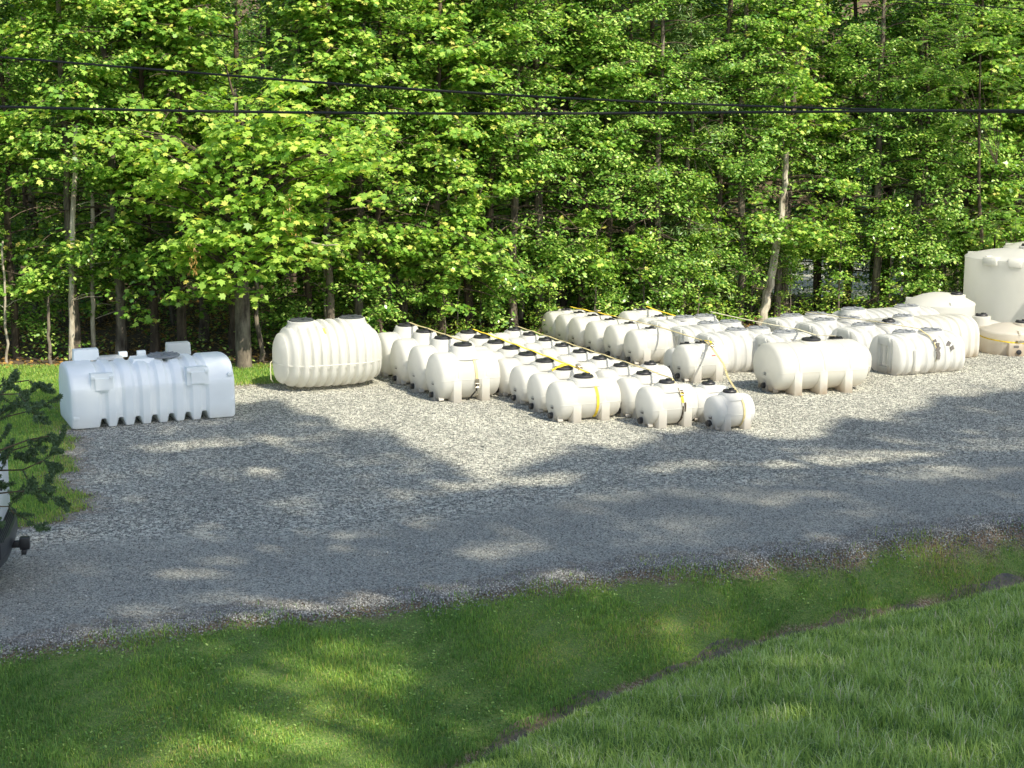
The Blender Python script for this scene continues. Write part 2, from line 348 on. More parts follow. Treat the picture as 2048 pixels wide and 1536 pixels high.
def spray_tree(name,kind,mat_,leaf,H,z0,rad,nb,per,trunk_r,bark_,top=.35,lean=(0,0),zspan=1,cl=24,label=None,cat='tree',group=None,density=1,droop=.5):
    """trunk with limbs, leaves held in flat sprays along each limb"""
    root=empty(name,label=label,cat=cat,group=group); ph=rng.uniform(0,6.28,3)
    tb=MB(); lb=MB(); n=9
    wob=[(rng.normal(0,.07),rng.normal(0,.07)) for _ in range(n)]
    ax=lambda h:np.array([lean[0]*h+np.interp(h,np.linspace(0,H,n),[w[0] for w in wob])*min(1,h),lean[1]*h+np.interp(h,np.linspace(0,H,n),[w[1] for w in wob])*min(1,h),h])
    hs=np.linspace(-.3,H,14)
    tb.tube([tuple(ax(max(h,0))+np.array([0,0,min(h,0)])) for h in hs],[trunk_r*(1.25 if h<.1 else 1)*(1-.85*max(h,0)/H)+.008 for h in hs],9)
    P=[];Q=[]
    for i in range(nb):
        h=z0+(H-z0)*((i+rng.uniform(0,1))/nb)**.95
        fr=(h-z0)/(H-z0)
        ln=rad*(1-.65*fr**1.6)*rng.uniform(.55,1.1)*(.75+.25*min(1,fr*6))
        az=i*2.4+rng.normal(0,.3); el=rng.uniform(.1,.55)+fr*.4
        dirv=np.array([math.cos(az),math.sin(az)])
        pts=[]; b0=ax(h)
        for q in np.linspace(0,1,6):
            pts.append(b0+np.array([dirv[0]*ln*q,dirv[1]*ln*q, ln*(math.tan(el)*q*.6-droop*q*q*.75)]))
        lb.tube([tuple(p) for p in pts],[max(.006,trunk_r*.28*(1-.8*q)*(1-.5*fr)) for q in np.linspace(0,1,6)],5)
        m=per
        for j in range(m):
            q=rng.uniform(.25,1.05); base=b0+np.array([dirv[0]*ln*q,dirv[1]*ln*q,ln*(math.tan(el)*q*.6-droop*q*q*.75)])
            side=rng.normal(0,.30)*ln*(.3+q*.5); c=base+np.array([-dirv[1]*side,dirv[0]*side,rng.normal(-.05,.12)])
            if math.sin(c[0]*1.6+c[2]*.8+ph[0])+math.sin(c[1]*1.5-c[2]*1.3+ph[1])+math.sin(c[2]*2.1+c[0]*.7+ph[2])>.28+.35*rng.random(): continue
            if abs(side)>.2: lb.tube([tuple(base),tuple(c)],[.008,.004],4)
            k=int(cl*rng.uniform(.5,1.4)*density); r_=rng.uniform(.22,.48)
            a=rng.uniform(0,2*PI,k); rr=r_*np.sqrt(rng.uniform(0,1,k))
            off=np.stack([np.cos(a)*rr,np.sin(a)*rr,rng.normal(0,.06,k)-rr*.25],1)
            P.append(c+off); d=rand_dir(k,1.0,.45); d[:,0]+=off[:,0]*1.2+.3*dirv[0]; d[:,1]+=off[:,1]*1.2+.3*dirv[1]; Q.append(d)
    tb.build('trunk',bark_,root); lb.build('limbs',M_barkd,root)
    P=np.concatenate(P); Q=np.concatenate(Q)
    sz=leaf*rng.uniform(.6,1.25,len(P))
    cluster=rng.uniform(0,1,len(P))
    leafcloud('crown',P,Q,sz,kind,mat_,root,tint=np.clip(cluster,0,1))
    return root

# ------------------------------------------------------------------ tanks
YAW=R(24.5); AX=Vector((math.cos(YAW),math.sin(YAW),0)); FR=Vector((math.sin(YAW),-math.cos(YAW),0))
def ell(x,ry,rz,zc,n=44,zmin=.03,p=2.0):
    o=[]
    for j in range(n):
        a=2*PI*j/n; c,s=math.cos(a),math.sin(a)
        y=ry*math.copysign(abs(c)**(2/p),c); z=zc+rz*math.copysign(abs(s)**(2/p),s)
        o.append((x,y,max(zmin,z)))
    return o
def disc_lid(parent,x,z,r,m,h=.035,name='lid',y=0,hub=True,spokes=0):
    b=MB(); b.lathe([(r*.98,-.012),(r,0),(r,h*.6),(r*.9,h),(r*.2,h+.004)],28)
    if hub: b.lathe([(r*.42,h),(r*.40,h+.03),(r*.1,h+.034)],18,Matrix.Translation((r*.3,0,0))); b.box((-r*.75,0,h+.008),(r*.35,.05,.025))
    for k in range(spokes):
        a=k*2*PI/spokes; b.box((0,0,0),(r*.75,.022,.022),Matrix.Rotation(a,4,'Z')@Matrix.Translation((r*.5,0,h+.006)))
    o=b.build(name,m,parent,ang=30); o.location=(x,y,z); return o
def leg_tank(L,Rr,lidz,wy=1.0,legs=(-.3,.3),m=M_white,lid_r=.16,lid_m=M_black,vent=False,label_red=False):
    root=empty('leg_tank')
    ry=Rr*wy; zc=Rr+.02; gz_=[l for l in legs]
    xs_=[(0,.03),(.008,.40),(.022,.70),(.036,.86),(.055,.94),(.085,.982),(.13,1.0)]
    rings=[(-L/2+a,s) for a,s in xs_]
    mid=[]
    for g in gz_: mid+=[(g-.028,1.0),(g-.013,.978),(g+.013,.978),(g+.028,1.0)]
    mid+=[(-L/2+.21,1.0),(L/2-.21,1.0),(0,1.0)]
    mid.sort(); rings+=mid+[(L/2-a,s) for a,s in reversed(xs_)]
    b=MB(); b.loft([ell(x,ry*s,Rr*s,zc) for x,s in rings])
    # waist seam ridge
    seam=[(x,sg*(ry*s+.004),zc-.02) for x,s in rings[2:-2] for sg in(-1,)]
    for sg in(-1,1):
        b.tube([(x,sg*(ry*s+.001),zc-.03) for x,s in rings[3:-3]],.006,5)
    # neck saddle
    top=2*Rr+.02; nr=lid_r*1.28
    def rr(hx,hy,z,p=3.2,n=28): return [(hx*math.copysign(abs(math.cos(2*PI*j/n))**(2/p),math.cos(2*PI*j/n)),hy*math.copysign(abs(math.sin(2*PI*j/n))**(2/p),math.sin(2*PI*j/n)),z) for j in range(n)]
    zl=lidz-.05
    b.loft([rr(nr*1.3,min(ry*.8,nr*1.7),top-Rr*.25),rr(nr*1.12,nr*1.2,top-.02),rr(nr*1.08,nr*1.1,top+.02,2.6),rr(nr*1.0,nr*1.0,zl-.02,2.2),rr(nr*.96,nr*.96,zl,2.1)])
    # end sump with recess ribs
    b.box((-L/2+.10,0,Rr*.30),(.20,Rr*.42,Rr*.6),taper=.8)
    for sg in(-1,1): b.box((0,0,0),(.10,.035,Rr*.75),Matrix.Translation((-L/2+.09,sg*ry*.42,Rr*.42))@Matrix.Rotation(sg*.45,4,'X'))
    b.build('body',m,root,ang=32)
    for g in gz_:
        q=MB(); w=.17*min(1.1,Rr/.38+.1)*.95
        hy=ry*1.0
        prof=[(-hy,0),(-hy,zc*.97),(-hy*.97,zc*1.04),(hy*.97,zc*1.04),(hy,zc*.97),(hy,0),(hy*.45,0),(hy*.3,.06),(-hy*.3,.06),(-hy*.45,0)]
        q.loft([[(g+sx,y,z) for y,z in prof] for sx in(-w/2,w/2)])
        q.build('leg',m,root,bevel=.012,ang=40)
        if abs(g)<.05 or len(gz_)<3: continue
    disc_lid(root,0,lidz-.05,lid_r,lid_m,.045)
    q=MB(); Mx=Matrix.Translation((-L/2+.005,0,max(.12,Rr*.27)))@Matrix.Rotation(-PI/2,4,'Y')
    q.lathe([(.062,-.02),(.062,.035),(.05,.04),(.05,.06),(.02,.06)],18,Mx); q.build('outlet_fitting',M_black,root)
    q=MB(); q.box((-L/2+.012,-.02,Rr*.78),(.012,.11,.07)); q.build('label',M_label,root)
    if label_red:
        q=MB(); q.box((.12,-ry*.905,zc+Rr*.42),(.10,.012,.022),Matrix.Identity(4)); q.build('printed_mark',M_red,root)
    return root
def ribbed_body(L,sec,nr,depth,frac=.5,endscale=.90,endlen=.14,bottom_notch=True,dome=.05,dx=.022,rs=None,notch=.075,rw=.22):
    """sec: closed (y,z) outline list; grooves pull the outline inwards"""
    b=MB(); ys_=[p[0] for p in sec]; zs_=[p[1] for p in sec]; zc=(max(zs_)+min(zs_))/2; hy=max(ys_); hz=(max(zs_)-min(zs_))/2
    rings=[]; x=-L/2; rs=endlen if rs is None else rs; pitch=(L-2*rs)/nr
    xs_=[]
    n=int(L/dx)
    for i in range(n+1):
        x=-L/2+L*i/n; u=min(x+L/2,L/2-x)
        e=1.0
        if u<endlen: e=endscale+(1-endscale)*math.sqrt(max(0,1-(1-u/endlen)**2))
        g=0
        if u>(rs+pitch*.5 if rs>endlen else endlen*.7):
            ph=((x+L/2-rs)/pitch)%1.0
            t=abs(ph-.5)*2   # 0 centre of rib .. 1 at groove
            g=min(1,max(0,(t-frac)/rw))*min(1,abs(u-endlen*.7)/.05)
        d=depth*g
        ring=[]
        for y,z in sec:
            ky=e*(1-d/hy); kz=e*(1-d/hz)
            zz=zc+(z-zc)*kz
            if bottom_notch and z<.06: zz+=notch*g
            if not bottom_notch: zz=max(zz,min(zs_)) if z>min(zs_)+.01 else min(zs_)
            ring.append((x,y*ky,zz-(zc-zc*e)*0))
        rings.append(ring)
    # cap
    def sc(r,k,dx_): return [(p[0]+dx_,p[1]*k,zc+(p[2]-zc)*k) for p in r]
    caps0=[sc(rings[0],.30,-dome),sc(rings[0],.75,-dome*.7),sc(rings[0],.93,-dome*.25)]
    caps1=[sc(rings[-1],.93,dome*.25),sc(rings[-1],.75,dome*.7),sc(rings[-1],.30,dome)]
    b.loft(caps0+rings+caps1)
    return b
def smooth_sec(half,sub=3):
    "half outline from bottom centre to top centre (y>=0) -> closed outline, chaikin-rounded"
    full=[(y,z) for y,z in half]+[(-y,z) for y,z in reversed(half) if y>1e-4]
    for _ in range(sub):
        o=[]
        for i in range(len(full)):
            a=full[i]; c=full[(i+1)%len(full)]
            o+=[(a[0]*.75+c[0]*.25,a[1]*.75+c[1]*.25),(a[0]*.25+c[0]*.75,a[1]*.25+c[1]*.75)]
        full=o
    return full
# --- A: big septic tank under the trees' shade
def septic_tank():
    root=empty('septic_tank',(-7.0,29.0,0),R(24),'long bluish white septic tank with trapezoid ribs and notched base, standing alone at the left','septic tank')
    sec=smooth_sec([(0,0),(.45,0),(.70,0),(.765,.04),(.78,.45),(.772,.74),(.755,.78),(.62,.99),(.50,1.09),(.25,1.145),(0,1.15)],1)
    b=ribbed_body(3.06,sec,8,.05,.42,.93,.10,True,.03,.018,.28,.12,.38)
    for sx in(-.95,.82):   # lifting pockets on the near and far shoulders
        for sg in(-1,1):
            b.box((sx,sg*.66,.86),(.42,.22,.34),taper=.94)
            b.box((sx,sg*.785,.83),(.26,.03,.22))
            b.box((sx-.17,sg*.775,.96),(.07,.06,.05)); b.box((sx+.17,sg*.775,.96),(.07,.06,.05))
    b.box((0,.0,1.12),(.6,.5,.10),taper=.85)
    b.build('body',M_blue,root,ang=28)
    q=MB()
    q.box((0,0,0),(.48,.24,.22),Matrix.Translation((-1.05,.42,1.22)),taper=.95); q.build('riser_block',M_blue,root,bevel=.015)
    q=MB(); q.box((0,0,0),(.46,.26,.24),Matrix.Translation((.72,.46,1.22)),taper=.95); q.build('riser_block',M_white2,root,bevel=.015)
    for sx in(-.35,.0):
        q=MB(); q.box((sx,.42,1.18),(.16,.12,.10)); q.build('lug',M_blue,root,bevel=.01)
    q=MB(); q.box((-.62,.35,1.14),(.5,.3,.07),taper=.9); q.build('inlet_boss',M_white2,root,bevel=.015)
    disc_lid(root,.34,1.17,.31,M_grey,.03,hub=False,spokes=10)
    for k in range(7):
        q=MB(); q.box((-1.47,-.62+.03*k,.62+.055*k),(.09,.05,.014)); q.build('gauge_mark',M_blue,root)
    for c_,d_ in (((-1.44,-.70,.60),(.13,.10,.16)),((-1.44,-.745,.22),(.12,.06,.08)),((1.44,-.745,.36),(.12,.06,.08)),((1.44,-.745,.85),(.10,.06,.06))):
        q=MB(); q.box(c_,d_); q.build('corner_lug',M_blue,root,bevel=.012)
    return root
septic_tank()
# --- B: rounded ribbed cistern with two necks
def cistern(L,Ry,H,nr,necks,lid_r,m,neckz,depth=.035,lidm=M_dark,name='ribbed_cistern'):
    root=empty(name); b=MB(); rings=[]; n=int(L/.018); zc=H*.52
    for i in range(n+1):
        x=-L/2+L*i/n; u=abs(x)/(L/2); e=max(.02,(1-u**3.8))**(1/2.3)
        e=max(e,.05); ph=((x+L/2)/(L/nr))%1; t=abs(ph-.5)*2; g=1/(1+math.exp(-(t-.60)*22)); d=depth*g*(1 if u<.93 else .3)
        k=1-d/(H/2)
        ring=[]
        for j in range(56):
            a=2*PI*j/56; c,s=math.cos(a),math.sin(a)
            y=Ry*math.copysign(abs(c)**(2/2.25),c)*e*k; z=(H*.50)*math.copysign(abs(s)**(2/2.25),s)*(.35+.65*e if s<0 else e)*k
            if s<0: z=-(H*.5)*abs(s)**(2/2.9)*(.55+.45*e)*k
            zz=zc+z
            if s<0: y*=1-.10*(-s)**3
            ring.append((x,y,max(.02+.03*g,zz)))
        rings.append(ring)
    b.loft(rings)
    b.build('body',m,root,ang=50)
    q=MB(); pts=[]
    for i in range(61):
        a=2*PI*i/60; c,s=math.cos(a),math.sin(a); x=(L/2+.004)*math.copysign(abs(c)**(2/3.0),c); y=(Ry+.004)*math.copysign(abs(s)**(2/2.4),s)
        pts.append((x,y,zc*.80+.0))
    q.tube([(x,y*.985,z) for x,y,z in pts],.012,5); q.build('seam',m,root)
    for x in necks:
        q=MB(); q.lathe([(lid_r*1.4,H-.16),(lid_r*1.17,H-.04),(lid_r*1.12,neckz-.05),(lid_r*1.12,neckz-.01),(lid_r*.9,neckz)],28,Matrix.Translation((x,0,0))); q.build('neck',m,root,ang=40)
        disc_lid(root,x,neckz,lid_r,lidm,.025,hub=False,spokes=8)
    return root
B=cistern(2.3,.80,1.41,12,(-.55,.55),.26,M_white,1.45,.075)
B.location=(-3.92,32.25,0); B.rotation_euler=(0,0,R(24)); tag(B,'tall rounded cistern with vertical ribs and two dark lids beside the grass','cistern')
q=MB(); q.loft([[(-.22,-.38,1.285),(-.10,-.42,1.265),(-.10,-.41,1.30),(-.22,-.37,1.32)],[(-.20,-.52,1.19),(-.09,-.55,1.17),(-.09,-.53,1.20),(-.20,-.50,1.22)]]); q.build('tag',webmat('amber_tag',(.55,.38,.10)),B,smooth=False)
pts=[(-1.02+.10*math.cos(a)*0-.04*math.sin(a*2),.0+.12*math.cos(a),.60+.18*math.sin(a)) for a in np.linspace(0,2*PI,13)]
q=MB(); q.tube([(-1.17,.05,.62),(-1.24,.0,.60),(-1.25,-.02,.45),(-1.24,0,.25),(-1.19,.03,.18)],.012,5); q.build('rope',M_pale,B)

# --- leg tank rows
ORD=['first','second','third','fourth','fifth','sixth','seventh','eighth','ninth']
LEN={}
def place(proto,first,pts,labels,group,cat='leg tank',yaw=24.5):
    for i,(x,y) in enumerate(pts):
        o=proto if (i==0 and first) else copy_tree(proto)
        o.location=(x,y,0 if y<36.5 else -.02); o.rotation_euler=(0,0,R(yaw+rng.normal(0,.7)))
        tag(o,labels[i],cat,group)
def rowlab(desc,row,n): 
    return ['%s at the near end of %s'%(desc,row)]+['%s, %s from the near end of %s'%(desc,ORD[i],row) for i in range(1,n-1)]+['%s at the far end of %s'%(desc,row)]
T1=leg_tank(1.37,.475,1.14,legs=(-.32,.30),lid_r=.19)
place(T1,True,[(-1.0,30.92),(-1.44,31.86),(-1.88,32.80),(-2.34,33.74)],rowlab('large white leg tank','the row beside the rounded cistern',4),'large leg tanks in the left row')
T2=leg_tank(1.36,.37,.857,legs=(-.31,.29),lid_r=.19)
r2=[(1.36,28.82),(1.01,29.72),(.66,30.62),(.32,31.47),(-.02,32.3),(-.35,33.1),(-.67,33.86),(-.99,34.6)]
place(T2,True,r2,rowlab('white leg tank','the long yellow strap row',8),'leg tanks in the yellow strap row')
T3=leg_tank(1.06,.368,.847,legs=(-.27,.26),lid_r=.15)
r3=[(2.89,28.28),(2.54,29.21),(2.16,30.12),(1.79,31.0),(1.42,31.86),(1.07,32.7),(.73,33.52),(.39,34.32),(.05,35.08)]
place(T3,True,r3,rowlab('short leg tank','the pale strap row',9),'short leg tanks in the pale strap row')
T4=leg_tank(.86,.305,.72,legs=(-.22,.21),lid_r=.13,m=M_white2)
place(T4,True,[(4.03,27.99),(3.74,28.82),(2.83,31.09),(3.83,33.62)],['smallest leg tank, bluish white, nearest the driveway at the right of the front tanks','small white leg tank directly behind the nearest bluish one','small leg tank with only its lid and top showing below the tall middle row','small leg tank half hidden behind the tank with the red mark'],'small leg tanks')
T5=leg_tank(1.10,.39,.83,legs=(-.28,.26),lid_r=.13,label_red=True)
T5.location=(4.1,33.08,0); T5.rotation_euler=(0,0,R(24.5)); tag(T5,'white leg tank with a small red mark and a strap running off its lid','leg tank','leg tanks in the middle row')
T5b=leg_tank(1.10,.39,.83,legs=(-.28,.26),lid_r=.13)
r5=[(3.2,35.29),(2.78,36.12),(2.36,36.9),(1.98,37.6),(1.66,38.15),(1.36,38.65)]
place(T5b,True,r5,['nearest of the six leg tanks standing close together in the middle at the back']+['%s from the near end of six leg tanks standing close together at the back'%ORD[i] for i in range(1,5)]+['leftmost and farthest of six leg tanks standing close together against the trees'],'leg tanks in the middle row')
place(T5b,False,[(4.04,36.45),(3.62,37.5),(3.27,38.7)],['leg tank with yellow webbing over it, nearest of three behind the middle row','leg tank between two others under the strap behind the middle row','rearmost leg tank of the three behind the middle row, against bright leaves'],'leg tanks behind the middle row')
TI=leg_tank(2.12,.50,1.09,wy=1.38,legs=(-.62,-.04,.54),lid_r=.20,m=M_cream)
TI.location=(6.28,31.95,0); TI.rotation_euler=(0,0,R(17)); tag(TI,'wide cream elliptical leg tank with three leg slabs, alone on the gravel at right','leg tank')
TC=cistern(1.5,.62,.86,7,(.0,),.16,M_cream,.92,.045,M_black)
TC.location=(7.02,33.0,0); TC.rotation_euler=(0,0,R(20)); tag(TC,'cream ribbed cistern peeping out behind the wide three-legged tank','cistern')
# --- low ribbed tanks with grey lids
def low_tank(L,Wd,H,nr,lids,lid_r=.25,m=M_white2,lug=True,extra=False,depth=.045,sq=False):
    root=empty('ribbed_tank')
    hw=Wd/2
    if sq: sec=smooth_sec([(0,0),(hw*.8,0),(hw,.04),(hw,H*.5),(hw*.97,H*.66),(hw*.80,H*.86),(hw*.5,H*.97),(0,H)],2)
    else: sec=smooth_sec([(0,0),(hw*.62,0),(hw*.86,H*.06),(hw,H*.25),(hw,H*.48),(hw*.93,H*.70),(hw*.74,H*.88),(hw*.45,H*.97),(0,H)],2)
    b=ribbed_body(L,sec,nr,depth,.40,.93,.12,False,-.05)
    # end frame: raised vertical channel and centre post on each end
    for s in(-1,1):
        b.box((s*(L/2-.02),-hw*.30,H*.47),(.10,.09,H*.80)); b.box((s*(L/2-.02),hw*.30,H*.47),(.10,.09,H*.80))
        b.box((s*(L/2-.03),0,H*.84),(.14,hw*.66,H*.20)); b.box((s*(L/2-.0),0,H*.10),(.12,.26,H*.18))
        b.box((s*(L/2-.05),0,H*.5),(.06,.05,H*.5))
    if lug: b.box((-L*.26,-hw*.97,H*.40),(.12,.09,H*.52))
    b.build('body',m,root,ang=30)
    for k,x in enumerate(lids):
        q=MB(); q.lathe([(lid_r*1.25,H-.09),(lid_r*1.12,H-.01),(lid_r*1.10,H+.025),(lid_r*.9,H+.03)],26,Matrix.Translation((x,0,0))); q.build('lid_collar',m,root,ang=35)
        disc_lid(root,x,H+.03,lid_r,M_grey,.02,hub=False,spokes=8)
        if extra and k==1: disc_lid(root,x,H+.055,.14,M_black,.05,name='vent_cap')
    return root
LT=low_tank(1.78,1.22,.88,6,(-.36,.36))
Hrow=[(9.12,34.22),(8.44,35.36),(7.72,36.2),(7.10,37.08)]
place(LT,True,Hrow,['low ribbed tank with two grey lids and a torn strap tag, nearest at the right','low ribbed tank behind the nearest right one, black cap on its far lid','low ribbed tank with two grey lids, third in the right row','low ribbed tank with two grey lids at the far end of the right row'],'low ribbed tanks in the right row','ribbed tank')
hh=[o for o in C.objects if o.get('label','').startswith('low ribbed tank behind the nearest')][0]
disc_lid(hh,.36,.935,.15,M_black,.05,name='vent_cap')
LT2=low_tank(1.62,1.16,.88,5,(.02,.60),.24,lug=False)
place(LT2,True,[(5.06,34.42),(4.56,35.48),(4.12,36.62)],['bright ribbed tank standing right behind the tank with the red mark','ribbed tank between two alike in the middle group, grey lids showing','ribbed tank at the back of the middle group, one grey lid against the leaves'],'ribbed tanks in the middle group','ribbed tank')
LT3=low_tank(1.15,1.0,.87,4,(.02,),.26,lug=False); LT3.location=(6.1,34.1,0); LT3.rotation_euler=(0,0,R(24)); tag(LT3,'short ribbed tank under the strap just behind the wide cream tank','ribbed tank')
BT=low_tank(2.45,1.5,.97,9,(-.95,.62),.28,lug=False); BT.location=(9.22,37.65,0); BT.rotation_euler=(0,0,R(22)); tag(BT,'longest low ribbed tank at the back, touching the round flat tank','ribbed tank')
AT=low_tank(2.5,1.35,.98,9,(-.5,),.22,m=M_cream,lug=False,sq=True,depth=.045); AT.location=(9.68,36.15,0); AT.rotation_euler=(0,0,R(22)); tag(AT,'square-shouldered arched tank with deep ribs behind the nearest low tank at right','ribbed tank')
# --- vertical round tanks
def round_tank(rad,hs,hd,neck,m,nlug=4,lid_r=.2,foot=False,rimdrop=.03,offs=None,box=None):
    root=empty('round_tank')
    b=MB(); b.lathe([(rad*.97,0),(rad,.03),(rad,hs-.05),(rad*1.012,hs-.02),(rad*1.012,hs),(rad*.985,hs+.03),(rad*.80,hs+hd*.42),(rad*.55,hs+hd*.74),(rad*.28,hs+hd*.94),(.02,hs+hd)],64)
    for k in range(nlug):
        a=k*2*PI/nlug+.6; b.box((0,0,0),(.20,.05,.09),Matrix.Rotation(a,4,'Z')@Matrix.Translation((rad*.88,0,hs+hd*.22)))
    b.build('body',m,root,ang=28)
    nx,ny,nz,nr_=neck
    q=MB(); q.lathe([(nr_*1.35,hs+.0),(nr_*1.12,hs+hd*.45),(nr_,nz-.04),(nr_,nz),(nr_*.85,nz+.005)],30,Matrix.Translation((nx,ny,0))); q.build('neck',m,root,ang=35)
    disc_lid(root,nx,nz,lid_r,M_black,.05,y=ny)
    if foot:
        q=MB(); q.box((-.05,-rad*.93,.16),(.34,.26,.32),taper=.9); q.build('sump',m,root,bevel=.015)
        q=MB(); q.lathe([(.06,0),(.06,.03),(.03,.04)],16,Matrix.Translation((.02,-rad*.93-.135,.12))@Matrix.Rotation(PI/2,4,'X')); q.build('outlet_fitting',M_black,root)
        q=MB(); q.box((-.04,-rad*.93-.125,.25),(.12,.012,.05)); q.build('label',M_label,root)
    if box:
        q=MB()
        for a,w,h in box: q.box((0,0,0),(.26,w,h),Matrix.Rotation(a,4,'Z')@Matrix.Translation((rad-.08,0,hs-h/2+.07)))
        q.build('lifting_block',m,root,bevel=.02)
    return root
o=round_tank(.86,.97,.27,(.36,-.18,1.20,.22),M_white,3,.15); o.location=(10.88,38.85,-.02); tag(o,'squat round tank with shallow dome and offset neck, left of the tall tank','round tank')
o=round_tank(.66,.38,.29,(-.22,-.28,.80,.22),M_cream,3,.15); o.location=(11.75,37.75,0); tag(o,'low domed round tank with raised neck in front of the tall tank','round tank')
o=round_tank(.66,.52,.20,(.28,-.12,.74,.21),M_amber,3,.17,True); o.location=(12.02,36.85,0); tag(o,'stained round tank with yellow strap around it at the right edge','round tank')
o=round_tank(1.30,2.02,.22,(.3,0,2.3,.26),M_white,6,.2,box=[(R(222),.40,.20),(R(250),.34,.22)]); o.location=(13.12,39.9,0); tag(o,'tall upright tank, higher than everything else, half in frame at right','tall tank')
o=round_tank(1.15,2.1,.2,(0,-.3,2.35,.25),M_white,6,.2); o.location=(14.5,41.6,0); tag(o,'second tall upright tank just showing its top behind the tall one','tall tank')
o=round_tank(1.25,2.2,.25,(0,0,2.5,.25),M_white,6,.2); o.location=(14.95,37.75,0); tag(o,'tall upright tank outside the right edge casting its shade on its neighbour','tall tank')
# --- straps
def ribbon(b,pts,w=.05,wd=AX,th=.004):
    pts=[Vector(p) for p in pts]; rings=[]
    for i,p in enumerate(pts):
        t=(pts[min(i+1,len(pts)-1)]-pts[max(i-1,0)]).normalized()
        a=(wd-t*wd.dot(t)).normalized(); n=t.cross(a)
        rings.append([tuple(p+a*w/2+n*th),tuple(p-a*w/2+n*th),tuple(p-a*w/2-n*th),tuple(p+a*w/2-n*th)])
    b.loft(rings)
def wrap(x,y,Rr,a0,a1,off=.0,ry=None,n=12,bulge=.012,zc=None):
    "points down the near side of a lying tank, angles from the horizontal"
    c=Vector((x,y,0))+AX*off; o=[]
    for i in range(n+1):
        a=R(a0+(a1-a0)*i/n); o.append(c+FR*((ry or Rr)+bulge)*math.cos(a)+Vector((0,0,(zc or Rr+.02)+(Rr+bulge)*math.sin(a))))
    return o
def ratchet(root,p,d,m=M_steel):
    d=Vector(d).normalized(); a=(AX-d*AX.dot(d)).normalized(); n=d.cross(a)
    M=Matrix((( *a,0),(*d,0),(*n,0),(0,0,0,1))).transposed(); M.translation=Vector(p)
    q=MB()
    for s in(-1,1): q.box((s*.036,0,.02),(.006,.16,.045),M)
    q.tube([M@Vector((-.045,0,.025)),M@Vector((.045,0,.025))],.016,8); q.tube([M@Vector((-.04,.075,.035)),M@Vector((.04,.075,.035))],.010,6); q.box((0,-.06,.045),(.07,.07,.006),M)
    q.build('ratchet',m,root)
def hook(root,p,d):
    d=Vector(d).normalized(); p=Vector(p); q=MB()
    for s in(-1,1):
        q.tube([p+AX*s*.03,p+d*.06+AX*s*.02,p+d*.12+AX*s*.012,p+d*.15+AX*s*.012+FR*.03,p+d*.12+FR*.05+AX*s*.012],.005,6)
    q.build('hook',M_steel,root)
def strap(label,pts,m,w=.05,extra=None,group='ratchet straps over the tanks',wd=AX,tails=()):
    root=empty('ratchet_strap',tuple(pts[0]),0,label,'strap',group); root.location=(0,0,0)
    b=MB(); ribbon(b,pts,w,wd)
    for t in tails: ribbon(b,t,w,wd)
    b.build('webbing',m,root,smooth=False)
    return root
def overlids(row,z,off=.10,sag=.012):
    o=[]
    for i,(x,y) in enumerate(row):
        c=Vector((x,y,z))+AX*off; o.append(c)
        if i<len(row)-1:
            d=Vector((row[i+1][0],row[i+1][1],z))+AX*off; o.append((c+d)/2-Vector((0,0,sag)))
    return o
r1=[(-2.34,33.74),(-1.88,32.80),(-1.44,31.86),(-1.0,30.92)]
p1=overlids(r1,1.165,.07)+wrap(-1.0,30.92,.475,68,-14,.10)
s=strap('faded strap along the lids of the large left row and down its near tank',[Vector((-2.75,34.6,.5))]+p1,M_tan,.055)
e=p1[-1]; ratchet(s,e,(0,0,-1)); 
b=MB(); ribbon(b,[e,e-Vector((0,0,.15))-FR*.02,e+Vector((0,0,-.30))-FR*.10-AX*.10,e+Vector((0,0,-.42))-FR*.30-AX*.16],.035); b.build('loose_tail',M_black,s,smooth=False); hook(s,e-Vector((0,0,.10)),(0,0,-1))
rr2=list(reversed(r2))
p2=overlids(rr2[:-1],.885,.12); q1=wrap(*r2[0],.37,66,-58,.12)
s=strap('bright yellow strap along the second row and around its near tank',[Vector((-1.25,35.2,.5))]+p2+[Vector((1.36,28.82,.885))+AX*.10]+q1,M_yel,.055,
   tails=[[Vector((1.01,29.72,.89))+AX*.10,Vector((1.01,29.72,.90))-AX*.06+FR*.06,Vector((1.01,29.72,.80))-AX*.26+FR*.02]])
ratchet(s,(Vector((1.01,29.72,.90))+Vector((1.36,28.82,.90)))/2+AX*.12,Vector((.35,-.9,0)))
rr3=list(reversed(r3))
p3=overlids(rr3,.878,.10); q3=wrap(*r3[0],.368,64,-60,.14)
s=strap('pale strap across the short tanks with a ratchet hanging on the near one',[Vector((-.2,35.7,.5))]+p3+q3[:2],M_tan,.045)
b=MB(); ribbon(b,q3[1:6],.05); b.build('webbing',M_yel,s,smooth=False)
ratchet(s,q3[2],q3[3]-q3[2]); hook(s,q3[5],q3[6]-q3[5])
b=MB(); ribbon(b,q3[6:],.028); t=[p+AX*.05 for p in q3[5:10]]; ribbon(b,t+[q3[11]],.028); b.build('loose_tail',M_barkd,s,smooth=False)
p4=[Vector((4.1,33.08,.86))+AX*.10,Vector((4.22,32.55,.80))+AX*.06,Vector((4.35,31.2,.66)),Vector((4.22,29.6,.66)),Vector((4.03,27.99,.74))+AX*.10]
q4=wrap(4.03,27.99,.305,62,-58,.13)
s=strap('strap slanting down from the red-marked tank and over the smallest one',p4+q4,M_tan,.042)
ratchet(s,Vector((4.22,32.5,.82))+AX*.06,p4[2]-p4[1])
b=MB(); ribbon(b,[p4[0],Vector((4.15,32.85,.87))+AX*.16,p4[1]+Vector((0,0,.03))],.05); b.build('webbing',M_yel,s,smooth=False)
